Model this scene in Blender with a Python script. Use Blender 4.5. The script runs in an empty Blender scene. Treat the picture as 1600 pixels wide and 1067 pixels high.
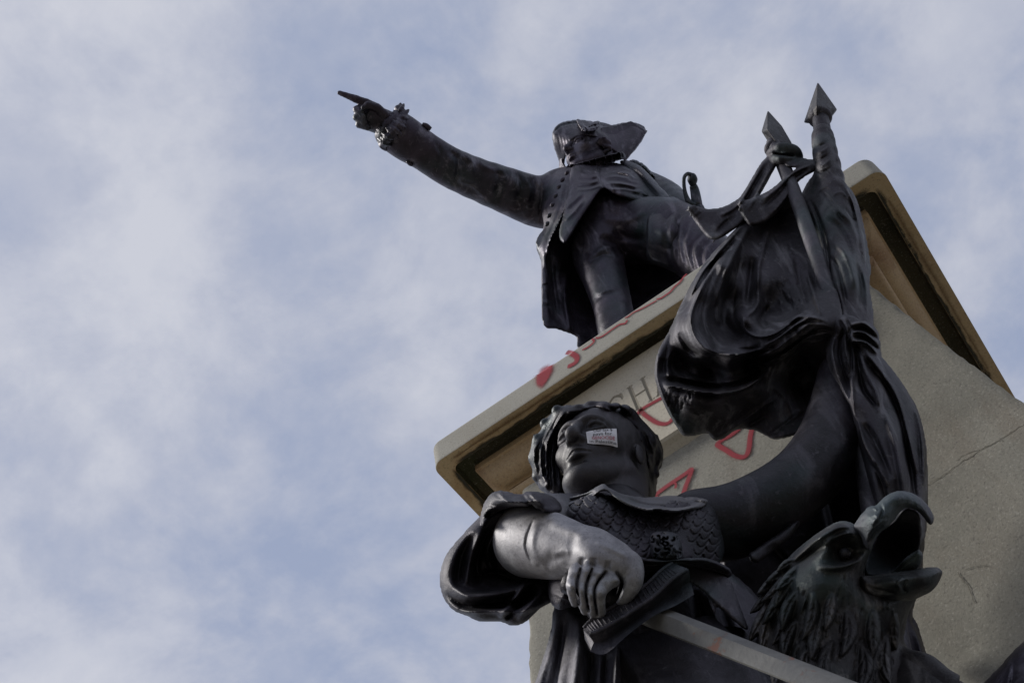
import bpy, bmesh, math, random
import numpy as np
from mathutils import Matrix, Vector

# ------------------------------------------------------------------ camera, sky, sun, exposure
random.seed(7); rng = np.random.default_rng(7)
scene = bpy.context.scene
F = 2000.0                                   # focal length in pixels of the 1600 px wide photograph
RM = np.array([[0.8132908846, 0.5654982669, -0.1370023620],
               [-0.5496308519, 0.6693741787, -0.4998441112],
               [-0.1909551351, 0.4818193843, 0.8552112121]])     # world -> camera (right, down, forward)
ZC = 6.23                                    # height of the underside of the pedestal cap
CAM = np.array([0.52947, -2.90249, -4.62952 + ZC])

cam_data = bpy.data.cameras.new('camera'); cam = bpy.data.objects.new('camera', cam_data)
scene.collection.objects.link(cam); scene.camera = cam
cam_data.sensor_width = 36; cam_data.lens = 36 * F / 1600; cam_data.clip_end = 2000
m = Matrix.Identity(4)
for i in range(3):
    m[i][0] = RM[0, i]; m[i][1] = -RM[1, i]; m[i][2] = -RM[2, i]; m[i][3] = CAM[i]
cam.matrix_world = m

SUN_EL, SUN_AZ = math.radians(42), math.radians(248)     # azimuth: clockwise from +Y (world), front-left of the monument
sdir = Vector((math.sin(SUN_AZ) * math.cos(SUN_EL), math.cos(SUN_AZ) * math.cos(SUN_EL), math.sin(SUN_EL)))
sun_d = bpy.data.lights.new('sun', 'SUN'); sun_d.energy = 3.0; sun_d.angle = math.radians(16); sun_d.color = (1.0, .96, .9)
sun = bpy.data.objects.new('sun', sun_d); scene.collection.objects.link(sun)
sun.rotation_euler = sdir.to_track_quat('Z', 'Y').to_euler(); sun.location = (-4, -6, 14)

world = bpy.data.worlds.new('World'); scene.world = world; world.use_nodes = True
nt = world.node_tree; nt.nodes.clear()
def nd(tree, typ, **kw):
    n = tree.nodes.new(typ)
    for k, v in kw.items():
        if k == 'inp':
            for a, b in v.items(): n.inputs[a].default_value = b
        else: setattr(n, k, v)
    return n
def lk(tree, a, b): tree.links.new(a, b)
sky = nd(nt, 'ShaderNodeTexSky', sky_type='NISHITA', sun_disc=False, sun_elevation=SUN_EL, sun_rotation=SUN_AZ)
sky.air_density = 1.0; sky.dust_density = 2.0
tc = nd(nt, 'ShaderNodeTexCoord'); sp = nd(nt, 'ShaderNodeSeparateXYZ'); lk(nt, tc.outputs['Generated'], sp.inputs[0])
mz = nd(nt, 'ShaderNodeMath', operation='MAXIMUM', inp={1: 0.08}); lk(nt, sp.outputs[2], mz.inputs[0])
az_ = nd(nt, 'ShaderNodeMath', operation='ADD', inp={1: 0.12}); lk(nt, mz.outputs[0], az_.inputs[0])
dx = nd(nt, 'ShaderNodeMath', operation='DIVIDE'); lk(nt, sp.outputs[0], dx.inputs[0]); lk(nt, az_.outputs[0], dx.inputs[1])
dy = nd(nt, 'ShaderNodeMath', operation='DIVIDE'); lk(nt, sp.outputs[1], dy.inputs[0]); lk(nt, az_.outputs[0], dy.inputs[1])
cv = nd(nt, 'ShaderNodeCombineXYZ'); lk(nt, dx.outputs[0], cv.inputs[0]); lk(nt, dy.outputs[0], cv.inputs[1])
n1 = nd(nt, 'ShaderNodeTexNoise', inp={'Scale': 6.5, 'Detail': 10.0, 'Roughness': .6, 'Distortion': .2}); lk(nt, cv.outputs[0], n1.inputs['Vector'])
n2 = nd(nt, 'ShaderNodeTexNoise', inp={'Scale': 2.6, 'Detail': 6.0, 'Roughness': .55, 'Distortion': .3}); lk(nt, cv.outputs[0], n2.inputs['Vector'])
r1 = nd(nt, 'ShaderNodeMapRange', inp={1: .36, 2: .65}); r1.interpolation_type = 'SMOOTHSTEP'; lk(nt, n1.outputs[0], r1.inputs[0])
r2 = nd(nt, 'ShaderNodeMapRange', inp={1: .36, 2: .65}); r2.interpolation_type = 'SMOOTHSTEP'; lk(nt, n2.outputs[0], r2.inputs[0])
am = nd(nt, 'ShaderNodeMath', operation='MULTIPLY_ADD', inp={1: .5}); lk(nt, r1.outputs[0], am.inputs[0])
a2 = nd(nt, 'ShaderNodeMath', operation='MULTIPLY', inp={1: .5}); lk(nt, r2.outputs[0], a2.inputs[0]); lk(nt, a2.outputs[0], am.inputs[2])
SKY_STRENGTH = 0.1
def scol(r, g, b):      # display colour of the cloud deck -> radiance before the background strength
    f = lambda c: (c / 255 / 12.92 if c / 255 <= .04045 else ((c / 255 + .055) / 1.055) ** 2.4) / SKY_STRENGTH
    return (f(r), f(g), f(b), 1)
rmp = nd(nt, 'ShaderNodeValToRGB'); e = rmp.color_ramp.elements
e[0].position = .02; e[0].color = (0.335, .39, .54, 1); e[1].position = .98; e[1].color = (.62, .635, .705, 1)
x = e.new(.5); x.color = (.475, .505, .61, 1)
n3_ = nd(nt, 'ShaderNodeTexNoise', inp={'Scale': 17.0, 'Detail': 10.0, 'Roughness': .62, 'Distortion': .25}); lk(nt, cv.outputs[0], n3_.inputs['Vector'])
r3 = nd(nt, 'ShaderNodeMapRange', inp={1: .3, 2: .7, 3: -.12, 4: .12}); lk(nt, n3_.outputs[0], r3.inputs[0])
a3 = nd(nt, 'ShaderNodeMath', operation='ADD', use_clamp=True); lk(nt, am.outputs[0], a3.inputs[0]); lk(nt, r3.outputs[0], a3.inputs[1])
lk(nt, a3.outputs[0], rmp.inputs[0])
cs = nd(nt, 'ShaderNodeVectorMath', operation='SCALE', inp={3: 1 / SKY_STRENGTH}); lk(nt, rmp.outputs[0], cs.inputs[0])
mx = nd(nt, 'ShaderNodeMix', data_type='RGBA', inp={0: .9}); lk(nt, sky.outputs[0], mx.inputs[6]); lk(nt, cs.outputs[0], mx.inputs[7])
bg = nd(nt, 'ShaderNodeBackground', inp={1: SKY_STRENGTH}); lk(nt, mx.outputs[2], bg.inputs[0])
wo = nd(nt, 'ShaderNodeOutputWorld'); lk(nt, bg.outputs[0], wo.inputs[0])
scene.view_settings.view_transform = 'Standard'; scene.view_settings.look = 'None'
scene.view_settings.exposure = 0.05; scene.view_settings.gamma = 1.0; scene.view_settings.use_curve_mapping = False
scene.render.engine = 'CYCLES'

# ------------------------------------------------------------------ geometry helpers
COL = scene.collection
def c2w(q): return np.asarray(q, float) @ RM + CAM                 # camera metres -> world
def w2c(p): return (np.asarray(p, float) - CAM) @ RM.T
def cp(px, py, d): return np.array([(px - 800) / F * d, (py - 533.5) / F * d, d])
def P(px, py, d): return c2w(cp(px, py, d))
def ray(px, py): return np.array([(px - 800) / F, (py - 533.5) / F, 1.0]) @ RM
def atY(px, py, Y): r = ray(px, py); return CAM + r * (Y - CAM[1]) / r[1]
def atZ(px, py, Z): r = ray(px, py); return CAM + r * (Z + ZC - CAM[2]) / r[2]
def proj(p):
    q = w2c(p); return np.stack([800 + F * q[..., 0] / q[..., 2], 533.5 + F * q[..., 1] / q[..., 2], q[..., 2]], -1)

def link(name, me, mat, parent=None, smooth=True):
    o = bpy.data.objects.new(name, me); COL.objects.link(o)
    if mat is not None: me.materials.append(mat)
    if smooth: me.shade_smooth()
    if parent is not None: o.parent = parent
    return o
def mesh_np(name, V, Q):
    me = bpy.data.meshes.new(name); V = np.asarray(V, np.float32); Q = np.asarray(Q, np.int32); n = Q.shape[1]
    me.vertices.add(len(V)); me.vertices.foreach_set('co', V.ravel())
    me.loops.add(Q.size); me.loops.foreach_set('vertex_index', Q.ravel())
    me.polygons.add(len(Q)); me.polygons.foreach_set('loop_start', np.arange(len(Q), dtype=np.int32) * n)
    me.update(calc_edges=True); return me
def from_bm(name, bm, mat, parent=None, smooth=True):
    bmesh.ops.recalc_face_normals(bm, faces=bm.faces)
    me = bpy.data.meshes.new(name); bm.to_mesh(me); bm.free(); return link(name, me, mat, parent, smooth)
def thing(name, label, cat, loc, group=None):
    o = bpy.data.objects.new(name, None); COL.objects.link(o); o.empty_display_size = .1
    o['label'] = label; o['category'] = cat
    if group: o['group'] = group
    return o
def tag(o, label, cat, group=None):
    o['label'] = label; o['category'] = cat
    if group: o['group'] = group
    return o
def struct(o): o['kind'] = 'structure'; return o
def spline(pts, n=8, closed=False):
    """Catmull-Rom through the points (any dimension)"""
    p = np.asarray(pts, float); N = len(p)
    if N < 3 and not closed:
        t = np.linspace(0, 1, n + 1)[:, None]; return p[0] * (1 - t) + p[1] * t
    out = []
    seg = N if closed else N - 1
    for i in range(seg):
        if closed: a, b, c, d = p[i - 1], p[i], p[(i + 1) % N], p[(i + 2) % N]
        else: a, b, c, d = p[max(i - 1, 0)], p[i], p[i + 1], p[min(i + 2, N - 1)]
        for t in np.arange(n) / n:
            out.append(.5 * (2 * b + (c - a) * t + (2 * a - 5 * b + 4 * c - d) * t * t + (3 * b - a - 3 * c + d) * t ** 3))
    if not closed: out.append(p[-1])
    return np.array(out)

class Clay:
    """a block of clay on a grid; the surface is where the field is zero (real geometry, meshed by surface nets)"""
    def __init__(s, u0, u1, v0, v1, d0, d1, su=2.5, sd=.008):
        s.U = np.arange(u0, u1 + su, su); s.V = np.arange(v0, v1 + su, su); s.W = np.arange(d0, d1 + sd, sd)
        s.f = np.full((len(s.U), len(s.V), len(s.W)), .12, np.float32); s.su, s.sd = su, sd
    def win(s, lo, hi):
        sl = []
        for A, a, b in zip((s.U, s.V, s.W), lo, hi):
            i = int(np.clip(np.searchsorted(A, a) - 1, 0, len(A))); j = int(np.clip(np.searchsorted(A, b) + 1, 0, len(A)))
            if j <= i: return None
            sl.append(slice(i, j))
        return tuple(sl)
    def box(s, pts, pad):           # window round points in camera metres
        pts = np.atleast_2d(pts); z0 = max(pts[:, 2].min() - pad, .3); z1 = pts[:, 2].max() + pad
        lo, hi = [], []
        for i, c in ((0, 800), (1, 533.5)):
            a = pts[:, i].min() - pad; b = pts[:, i].max() + pad
            lo.append(c + F * min(a / z0, a / z1)); hi.append(c + F * max(b / z0, b / z1))
        return s.win((lo[0], lo[1], z0), (hi[0], hi[1], z1))
    def xyz(s, sl):
        w = s.W[sl[2]][None, None, :].astype(np.float32)
        return ((s.U[sl[0]] - 800) / F)[:, None, None].astype(np.float32) * w, ((s.V[sl[1]] - 533.5) / F)[None, :, None].astype(np.float32) * w, w
    def put(s, sl, g, k, sub=False):
        f = s.f[sl]
        if sub:
            g = -g; h = np.maximum(k - np.abs(f - g), 0) / k if k > 0 else 0
            s.f[sl] = np.maximum(f, g) + h * h * k * .25
        else:
            h = np.maximum(k - np.abs(f - g), 0) / k if k > 0 else 0
            s.f[sl] = np.minimum(f, g) - h * h * k * .25
    def tube(s, pts, rads, k=.02, n=0, sub=False, flat=None):
        """chain of round cones; pts (px,py,d), rads in px at that depth"""
        a = np.array([list(p) + [r * p[2] / F] for p, r in zip(pts, np.broadcast_to(rads, (len(pts),)))], float)
        if n: a = spline(a, n)
        q = np.array([np.r_[cp(*p[:3]), max(p[3], .001)] for p in a])
        for i in range(len(q) - 1):
            A, B = q[i], q[i + 1]; pad = max(A[3], B[3]) + k + .012
            sl = s.box(np.stack([A[:3], B[:3]]), pad)
            if sl is None: continue
            x, y, z = s.xyz(sl); ab = B - A; L = float(ab[:3] @ ab[:3]) + 1e-9
            t = np.clip(((x - A[0]) * ab[0] + (y - A[1]) * ab[1] + (z - A[2]) * ab[2]) / L, 0, 1)
            g = np.sqrt((x - A[0] - t * ab[0]) ** 2 + (y - A[1] - t * ab[1]) ** 2 + (z - A[2] - t * ab[2]) ** 2) - (A[3] + t * ab[3])
            s.put(sl, g.astype(np.float32), k, sub)
    def blob(s, c, r, rot=0, k=.02, sub=False, tilt=None):
        """ellipsoid: centre (px,py,d), radii (px, px, metres), rot degrees in the image plane, tilt = optional 3x3 axes (camera frame)"""
        q = cp(*c); R3 = np.array([r[0] * c[2] / F, r[1] * c[2] / F, r[2]])
        sl = s.box(q[None], R3.max() + k + .012)
        if sl is None: return
        x, y, z = s.xyz(sl); x = x - q[0]; y = y - q[1]; z = z - q[2]
        a = math.radians(rot); ca, sa = math.cos(a), math.sin(a)
        if tilt is None: X, Y, Zz = ca * x + sa * y, -sa * x + ca * y, z
        else: X, Y, Zz = [tilt[i][0] * x + tilt[i][1] * y + tilt[i][2] * z for i in range(3)]
        X = X / R3[0]; Y = Y / R3[1]; Zz = Zz / R3[2]
        k0 = np.sqrt(X * X + Y * Y + Zz * Zz); k1 = np.sqrt((X / R3[0]) ** 2 + (Y / R3[1]) ** 2 + (Zz / R3[2]) ** 2) + 1e-6
        s.put(sl, (k0 * (k0 - 1) / k1).astype(np.float32), k, sub)
    def _map(s, sl):
        return np.meshgrid(s.U[sl[0]], s.V[sl[1]], indexing='ij')
    def relief(s, poly, ctrl, T, r, k=.02, sub=False, n=6, stiff=0.0, tp=.5, back=.05):
        """a rounded body with the outline poly (px), mid-depth through ctrl [(px,py,d)], thickness T metres, edge rounding r px"""
        pg = spline(poly, n, True) if n else np.asarray(poly, float)
        ctrl = np.asarray(ctrl, float)
        sl = s.win((pg[:, 0].min() - 12, pg[:, 1].min() - 12, ctrl[:, 2].min() - T - .15), (pg[:, 0].max() + 12, pg[:, 1].max() + 12, ctrl[:, 2].max() + T + .15 + (0 if sub else 6 * back)))
        if sl is None: return
        U, V = s._map(sl); D = tps(ctrl, U, V, stiff); e = -poly_sd(pg, U, V)
        pr = np.clip(e / r, 0, 1); prof = (1 - (1 - pr) ** 2) ** tp
        half = np.where(e > 0, T / 2 * prof, 0)
        px2m = D / F
        w = s.W[sl[2]][None, None, :]
        gu, gv = np.gradient(D, s.su); nrm = np.sqrt(1 + (gu ** 2 + gv ** 2) * (F / D) ** 2)
        bk = 0 if sub else back * np.minimum(nrm, 6)
        g = np.maximum((D - half)[:, :, None] - w, w - (D + half + bk * prof)[:, :, None]) / nrm[:, :, None]
        g = np.where(e[:, :, None] > 0, g, np.sqrt(np.maximum(np.abs(w - D[:, :, None]), 0) ** 2 + ((e * px2m)[:, :, None]) ** 2))
        s.put(sl, g.astype(np.float32), k, sub)
    def carve(s, pts, width, amp, dr, n=6, taper=True, sharp=2.0):
        """groove (amp>0) or ridge (amp<0), metres, along a px polyline, on the surface lying between the depths dr"""
        p = spline(pts, n) if n else np.asarray(pts, float)
        sl = s.win((p[:, 0].min() - 3 * width, p[:, 1].min() - 3 * width, dr[0]), (p[:, 0].max() + 3 * width, p[:, 1].max() + 3 * width, dr[1]))
        if sl is None: return
        U, V = s._map(sl); best = np.full(U.shape, 1e9); tt = np.zeros(U.shape); L = np.r_[0, np.cumsum(np.linalg.norm(np.diff(p, axis=0), axis=1))]; L = L / L[-1]
        for i in range(len(p) - 1):
            a, b = p[i], p[i + 1]; ab = b - a; l2 = ab @ ab + 1e-9
            t = np.clip(((U - a[0]) * ab[0] + (V - a[1]) * ab[1]) / l2, 0, 1)
            dd = (U - a[0] - t * ab[0]) ** 2 + (V - a[1] - t * ab[1]) ** 2
            mk = dd < best; best[mk] = dd[mk]; tt[mk] = (L[i] + t * (L[i + 1] - L[i]))[mk]
        g = np.exp(-(np.sqrt(best) / width) ** sharp)
        if taper: g = g * np.clip(1 - (2 * tt - 1) ** 4, 0.0, 1)
        s.f[sl] += (amp * g)[:, :, None].astype(np.float32)
    def front(s, px, py):
        """depth of the first surface met at a pixel, or None"""
        i = int(round((px - s.U[0]) / s.su)); j = int(round((py - s.V[0]) / s.su))
        if not (0 <= i < len(s.U) and 0 <= j < len(s.V)): return None
        k = np.argmax(s.f[i, j] < 0); return float(s.W[k]) if s.f[i, j, k] < 0 else None
    def noise(s, amp, scale, seed=0, dr=None, stretch=(1, 1, 1)):
        """gentle modelling marks: sum of random plane waves in camera metres"""
        r = np.random.default_rng(seed); x, y, z = s.xyz((slice(None),) * 3)
        for i in range(5):
            v = r.normal(size=3); v *= scale * r.uniform(.6, 1.5) / np.linalg.norm(v); v = v * np.array(stretch)
            near = np.abs(s.f) < .03
            s.f[near] += (amp * np.sin((x * v[0] + y * v[1] + z * v[2] + r.uniform(0, 6.3)))[near]).astype(np.float32)
    def mesh(s, name, mat, parent=None, smooth=1, keep=None, lit_tone=None):
        V, Q = surface_nets(s.f)
        if len(V) == 0: raise ValueError('empty clay ' + name)
        V = smooth_mesh(V, Q, smooth)
        u = s.U[0] + V[:, 0] * s.su; v = s.V[0] + V[:, 1] * s.su; w = s.W[0] + V[:, 2] * s.sd
        pts = c2w(np.stack([(u - 800) / F * w, (v - 533.5) / F * w, w], 1))
        if keep is not None: pts = keep(pts)
        me = mesh_np(name, pts, Q)
        if lit_tone is not None:
            at_ = me.attributes.new('lit_tone', 'FLOAT', 'POINT'); at_.data.foreach_set('value', np.asarray(lit_tone(u, v, w), np.float32))
        o = link(name, me, mat, parent); s.f = None
        return o
def tps(c, U, V, stiff=0.0):
    x = c[:, :2] / 100.0; n = len(c)
    if n < 3: return np.full(U.shape, c[:, 2].mean())
    ker = lambda r2: np.where(r2 > 1e-12, r2 * np.log(np.maximum(r2, 1e-12)), 0)
    K = ker(((x[:, None] - x[None]) ** 2).sum(-1)) + stiff * np.eye(n); Pm = np.c_[np.ones(n), x]
    A = np.block([[K, Pm], [Pm.T, np.zeros((3, 3))]]) + 1e-9 * np.eye(n + 3)
    w = np.linalg.solve(A, np.r_[c[:, 2], 0, 0, 0]); uu, vv = U / 100.0, V / 100.0
    out = w[n] + w[n + 1] * uu + w[n + 2] * vv
    for i in range(n): out = out + w[i] * ker((uu - x[i, 0]) ** 2 + (vv - x[i, 1]) ** 2)
    return np.clip(out, c[:, 2].min() - .08, c[:, 2].max() + .08)
def poly_sd(pg, U, V):
    d = np.full(U.shape, 1e9); ins = np.zeros(U.shape, bool)
    for i in range(len(pg)):
        a, b = pg[i - 1], pg[i]; e = b - a; l2 = e @ e + 1e-12
        t = np.clip(((U - a[0]) * e[0] + (V - a[1]) * e[1]) / l2, 0, 1)
        d = np.minimum(d, (U - a[0] - t * e[0]) ** 2 + (V - a[1] - t * e[1]) ** 2)
        c = (a[1] > V) != (b[1] > V)
        if c.any(): ins ^= c & (U < (b[0] - a[0]) * (V - a[1]) / (b[1] - a[1] + 1e-15) + a[0])
    return np.where(ins, -1, 1) * np.sqrt(d)
def surface_nets(f):
    s = f < 0; nx, ny, nz = f.shape
    cnt = np.zeros((nx - 1, ny - 1, nz - 1), np.int8)
    for i in (0, 1):
        for j in (0, 1):
            for k in (0, 1): cnt += s[i:nx - 1 + i, j:ny - 1 + j, k:nz - 1 + k]
    act = np.argwhere((cnt > 0) & (cnt < 8)); del cnt
    N = len(act); idx = np.full((nx - 1, ny - 1, nz - 1), -1, np.int32); idx[act[:, 0], act[:, 1], act[:, 2]] = np.arange(N)
    acc = np.zeros((N, 3)); num = np.zeros(N)
    cor = np.array([[i, j, k] for i in (0, 1) for j in (0, 1) for k in (0, 1)])
    val = np.stack([f[act[:, 0] + c[0], act[:, 1] + c[1], act[:, 2] + c[2]] for c in cor], 1)
    for a in range(8):
        for b in range(a + 1, 8):
            if np.abs(cor[a] - cor[b]).sum() != 1: continue
            va, vb = val[:, a], val[:, b]; mk = (va < 0) != (vb < 0)
            t = np.where(mk, va / np.where(mk, va - vb, 1), 0)
            acc[mk] += cor[a] + t[mk, None] * (cor[b] - cor[a]); num[mk] += 1
    V = act + acc / np.maximum(num, 1)[:, None]
    Q = []
    for ax in range(3):
        sh = [slice(None)] * 3; sh2 = [slice(None)] * 3; sh[ax] = slice(0, -1); sh2[ax] = slice(1, None)
        A = s[tuple(sh)]; B = s[tuple(sh2)]; e = np.argwhere(A != B)
        o1, o2 = [(1, 2), (2, 0), (0, 1)][ax]
        ok = (e[:, o1] > 0) & (e[:, o2] > 0) & (e[:, o1] < f.shape[o1] - 1) & (e[:, o2] < f.shape[o2] - 1); e = e[ok]
        flip = A[e[:, 0], e[:, 1], e[:, 2]]
        c = []
        for da, db in ((-1, -1), (0, -1), (0, 0), (-1, 0)):
            g = e.copy(); g[:, o1] += da; g[:, o2] += db; c.append(idx[g[:, 0], g[:, 1], g[:, 2]])
        q = np.stack(c, 1); q[~flip] = q[~flip][:, ::-1]; Q.append(q)
    return V, np.concatenate(Q)
def smooth_mesh(V, Q, it):
    if it <= 0: return V
    a = Q.ravel(); b = np.roll(Q, 1, axis=1).ravel()
    ii = np.r_[a, b]; jj = np.r_[b, a]; deg = np.bincount(ii, minlength=len(V)).astype(float); deg[deg == 0] = 1
    for _ in range(it):
        avg = np.stack([np.bincount(ii, V[jj, c], minlength=len(V)) / deg for c in range(3)], 1)
        V = V * .4 + avg * .6
        avg = np.stack([np.bincount(ii, V[jj, c], minlength=len(V)) / deg for c in range(3)], 1)
        V = V + (V - avg) * .25
    return V
def tube_mesh(name, pts, rads, mat, parent=None, seg=10, n=4, capped=True):
    """swept tube through world points"""
    a = np.c_[np.asarray(pts, float), np.broadcast_to(rads, (len(pts),))]
    if n: a = spline(a, n)
    p, r = a[:, :3], a[:, 3]; T = np.gradient(p, axis=0); T /= np.linalg.norm(T, axis=1)[:, None] + 1e-12
    up = np.array([.3, .2, .9]); Nv = np.cross(T[0], up); Nv /= np.linalg.norm(Nv); V = []
    for i in range(len(p)):
        Nv = Nv - T[i] * (Nv @ T[i]); Nv /= np.linalg.norm(Nv); B = np.cross(T[i], Nv)
        for j in range(seg):
            t = 2 * math.pi * j / seg; V.append(p[i] + r[i] * (math.cos(t) * Nv + math.sin(t) * B))
    bm = bmesh.new(); vs = [bm.verts.new(v) for v in V]
    for i in range(len(p) - 1):
        for j in range(seg): bm.faces.new((vs[i * seg + j], vs[i * seg + (j + 1) % seg], vs[(i + 1) * seg + (j + 1) % seg], vs[(i + 1) * seg + j]))
    if capped: bm.faces.new(vs[:seg][::-1]); bm.faces.new(vs[-seg:])
    return from_bm(name, bm, mat, parent)
def lathe_axis(name, a, b, prof, mat, parent=None, seg=16, smooth=True, phase=0.0):
    """profile [(t along a->b in metres, radius)] turned round the axis a->b (world points)"""
    a = np.asarray(a, float); b = np.asarray(b, float); ax = (b - a) / np.linalg.norm(b - a)
    n = np.cross(ax, [.2, 1, .1]); n /= np.linalg.norm(n); bb = np.cross(ax, n)
    bm = bmesh.new(); rings = []
    for t, r in prof:
        rings.append([bm.verts.new(a + ax * t + max(r, .0004) * (math.cos(phase + 2 * math.pi * j / seg) * n + math.sin(phase + 2 * math.pi * j / seg) * bb)) for j in range(seg)])
    for A, B in zip(rings[:-1], rings[1:]):
        for j in range(seg): bm.faces.new((A[j], A[(j + 1) % seg], B[(j + 1) % seg], B[j]))
    bm.faces.new(rings[0][::-1]); bm.faces.new(rings[-1])
    return from_bm(name, bm, mat, parent, smooth)

# ------------------------------------------------------------------ materials
def new_mat(name):
    mt = bpy.data.materials.new(name); mt.use_nodes = True; t = mt.node_tree; t.nodes.clear()
    out = nd(t, 'ShaderNodeOutputMaterial'); b = nd(t, 'ShaderNodeBsdfPrincipled'); lk(t, b.outputs[0], out.inputs[0])
    return mt, t, b, out
def ramp(t, src, stops):
    r = nd(t, 'ShaderNodeValToRGB'); el = r.color_ramp.elements
    while len(el) < len(stops): el.new(.5)
    for e_, (p, c) in zip(el, stops): e_.position = p; e_.color = (*c, 1)
    lk(t, src, r.inputs[0]); return r.outputs[0]
def noise(t, vec, scale, detail=6, rough=.6, dist=0.0):
    n = nd(t, 'ShaderNodeTexNoise', inp={'Scale': scale, 'Detail': detail, 'Roughness': rough, 'Distortion': dist}); lk(t, vec, n.inputs['Vector']); return n.outputs[0]
def mixc(t, fac, a, b, mode='MIX'):
    mnode = nd(t, 'ShaderNodeMix', data_type='RGBA', blend_type=mode)
    if isinstance(fac, float): mnode.inputs[0].default_value = fac
    else: lk(t, fac, mnode.inputs[0])
    for i, v in ((6, a), (7, b)):
        if isinstance(v, tuple): mnode.inputs[i].default_value = (*v, 1)
        else: lk(t, v, mnode.inputs[i])
    return mnode.outputs[2]
def maprange(t, src, a, b, c=0.0, d=1.0, smooth=False):
    r = nd(t, 'ShaderNodeMapRange', inp={1: a, 2: b, 3: c, 4: d}); lk(t, src, r.inputs[0])
    if smooth: r.interpolation_type = 'SMOOTHSTEP'
    return r.outputs[0]
def bump(t, b, h, strength, dist, prev=None):
    n = nd(t, 'ShaderNodeBump', inp={'Strength': strength, 'Distance': dist}); lk(t, h, n.inputs['Height'])
    if prev is not None: lk(t, prev, n.inputs['Normal'])
    lk(t, n.outputs[0], b.inputs['Normal']); return n.outputs[0]
def pos(t): return nd(t, 'ShaderNodeNewGeometry').outputs['Position']
def stretch(t, vec, sc):
    mp = nd(t, 'ShaderNodeMapping'); mp.inputs['Scale'].default_value = sc; lk(t, vec, mp.inputs[0]); return mp.outputs[0]

def bronze(name, dark=(.0075, .0068, .0085), mid=(.033, .029, .038), pale=(.135, .128, .15), green=(.030, .062, .062), rough=(.36, .56), metal=.6, pale_amt=.32, bumpy=1.0, lit_cols=None):
    mt, t, b, out = new_mat(name); p = pos(t)
    n1 = noise(t, p, 4.5, 6, .62, .8); n2 = noise(t, p, 34, 6, .7, .4); n3 = noise(t, stretch(t, p, (11, 11, 1.8)), 1.0, 7, .66, .8); n4 = noise(t, p, 190, 3, .65); n5 = noise(t, p, 1.9, 4, .6, .5)
    base = ramp(t, n1, [(.34, dark), (.64, mid)])
    base = mixc(t, maprange(t, n3, .50, .70, 0, pale_amt, True), base, pale)
    if lit_cols:  # paler colours mixed in as painted light, by a vertex value
        w_ = nd(t, 'ShaderNodeAttribute', attribute_name='lit_tone').outputs['Fac']; wn = maprange(t, n2, .30, .62, .55, 1.0)
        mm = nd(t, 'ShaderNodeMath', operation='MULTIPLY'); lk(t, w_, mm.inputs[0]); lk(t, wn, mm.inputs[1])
        wc = ramp(t, n1, [(.35, lit_cols[0]), (.65, lit_cols[1])]); wc = mixc(t, maprange(t, n5, .45, .65, 0, .5, True), wc, (lit_cols[1][0] * .85, lit_cols[1][1] * 1.03, lit_cols[1][2] * 1.0))
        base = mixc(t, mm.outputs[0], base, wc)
    base = mixc(t, maprange(t, n5, .50, .68, 0, .40, True), base, green)
    base = mixc(t, maprange(t, n2, .56, .74, 0, .45, True), base, pale)
    base = mixc(t, maprange(t, n4, .52, .75, 0, .45), base, dark)
    lk(t, base, b.inputs['Base Color']); b.inputs['Metallic'].default_value = metal
    rr = nd(t, 'ShaderNodeMath', operation='MULTIPLY_ADD', inp={1: .45}); lk(t, n2, rr.inputs[0]); r0 = maprange(t, n1, .3, .7, rough[0] - .2, rough[1] - .2); lk(t, r0, rr.inputs[2])
    lk(t, rr.outputs[0], b.inputs['Roughness'])
    b.inputs['Specular IOR Level'].default_value = .42
    pv = bump(t, b, n2, .22 * bumpy, .012); bump(t, b, n4, .22 * bumpy, .004, pv)
    return mt
M = {}
M['bronze'] = bronze('bronze_dark')
M['bronze_skin'] = bronze('bronze_lit', rough=(.46, .64), metal=.35, pale_amt=.4, bumpy=.6, lit_cols=((.20, .195, .21), (.40, .395, .42)))  # light on her forearm, fist and collar is painted as paler bronze
M['bronze_cloth'] = bronze('bronze_cloth', dark=(.011, .010, .013), mid=(.046, .041, .054), pale=(.15, .145, .168), rough=(.42, .6), metal=.5, bumpy=1.5)
M['bronze_flag'] = bronze('bronze_flag', dark=(.014, .0135, .016), mid=(.058, .053, .065), pale=(.24, .235, .255), green=(.06, .105, .10), pale_amt=.6, rough=(.47, .65), bumpy=1.6)
M['bronze_eagle'] = bronze('bronze_eagle', dark=(.010, .0095, .010), mid=(.046, .042, .045), pale=(.21, .20, .20), green=(.05, .09, .085), pale_amt=.7, rough=(.40, .58), bumpy=1.2)
M['bronze_officer'] = bronze('bronze_officer', dark=(.014, .012, .018), mid=(.060, .050, .073), pale=(.21, .195, .235), rough=(.34, .52), pale_amt=.6, bumpy=1.0)

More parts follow.
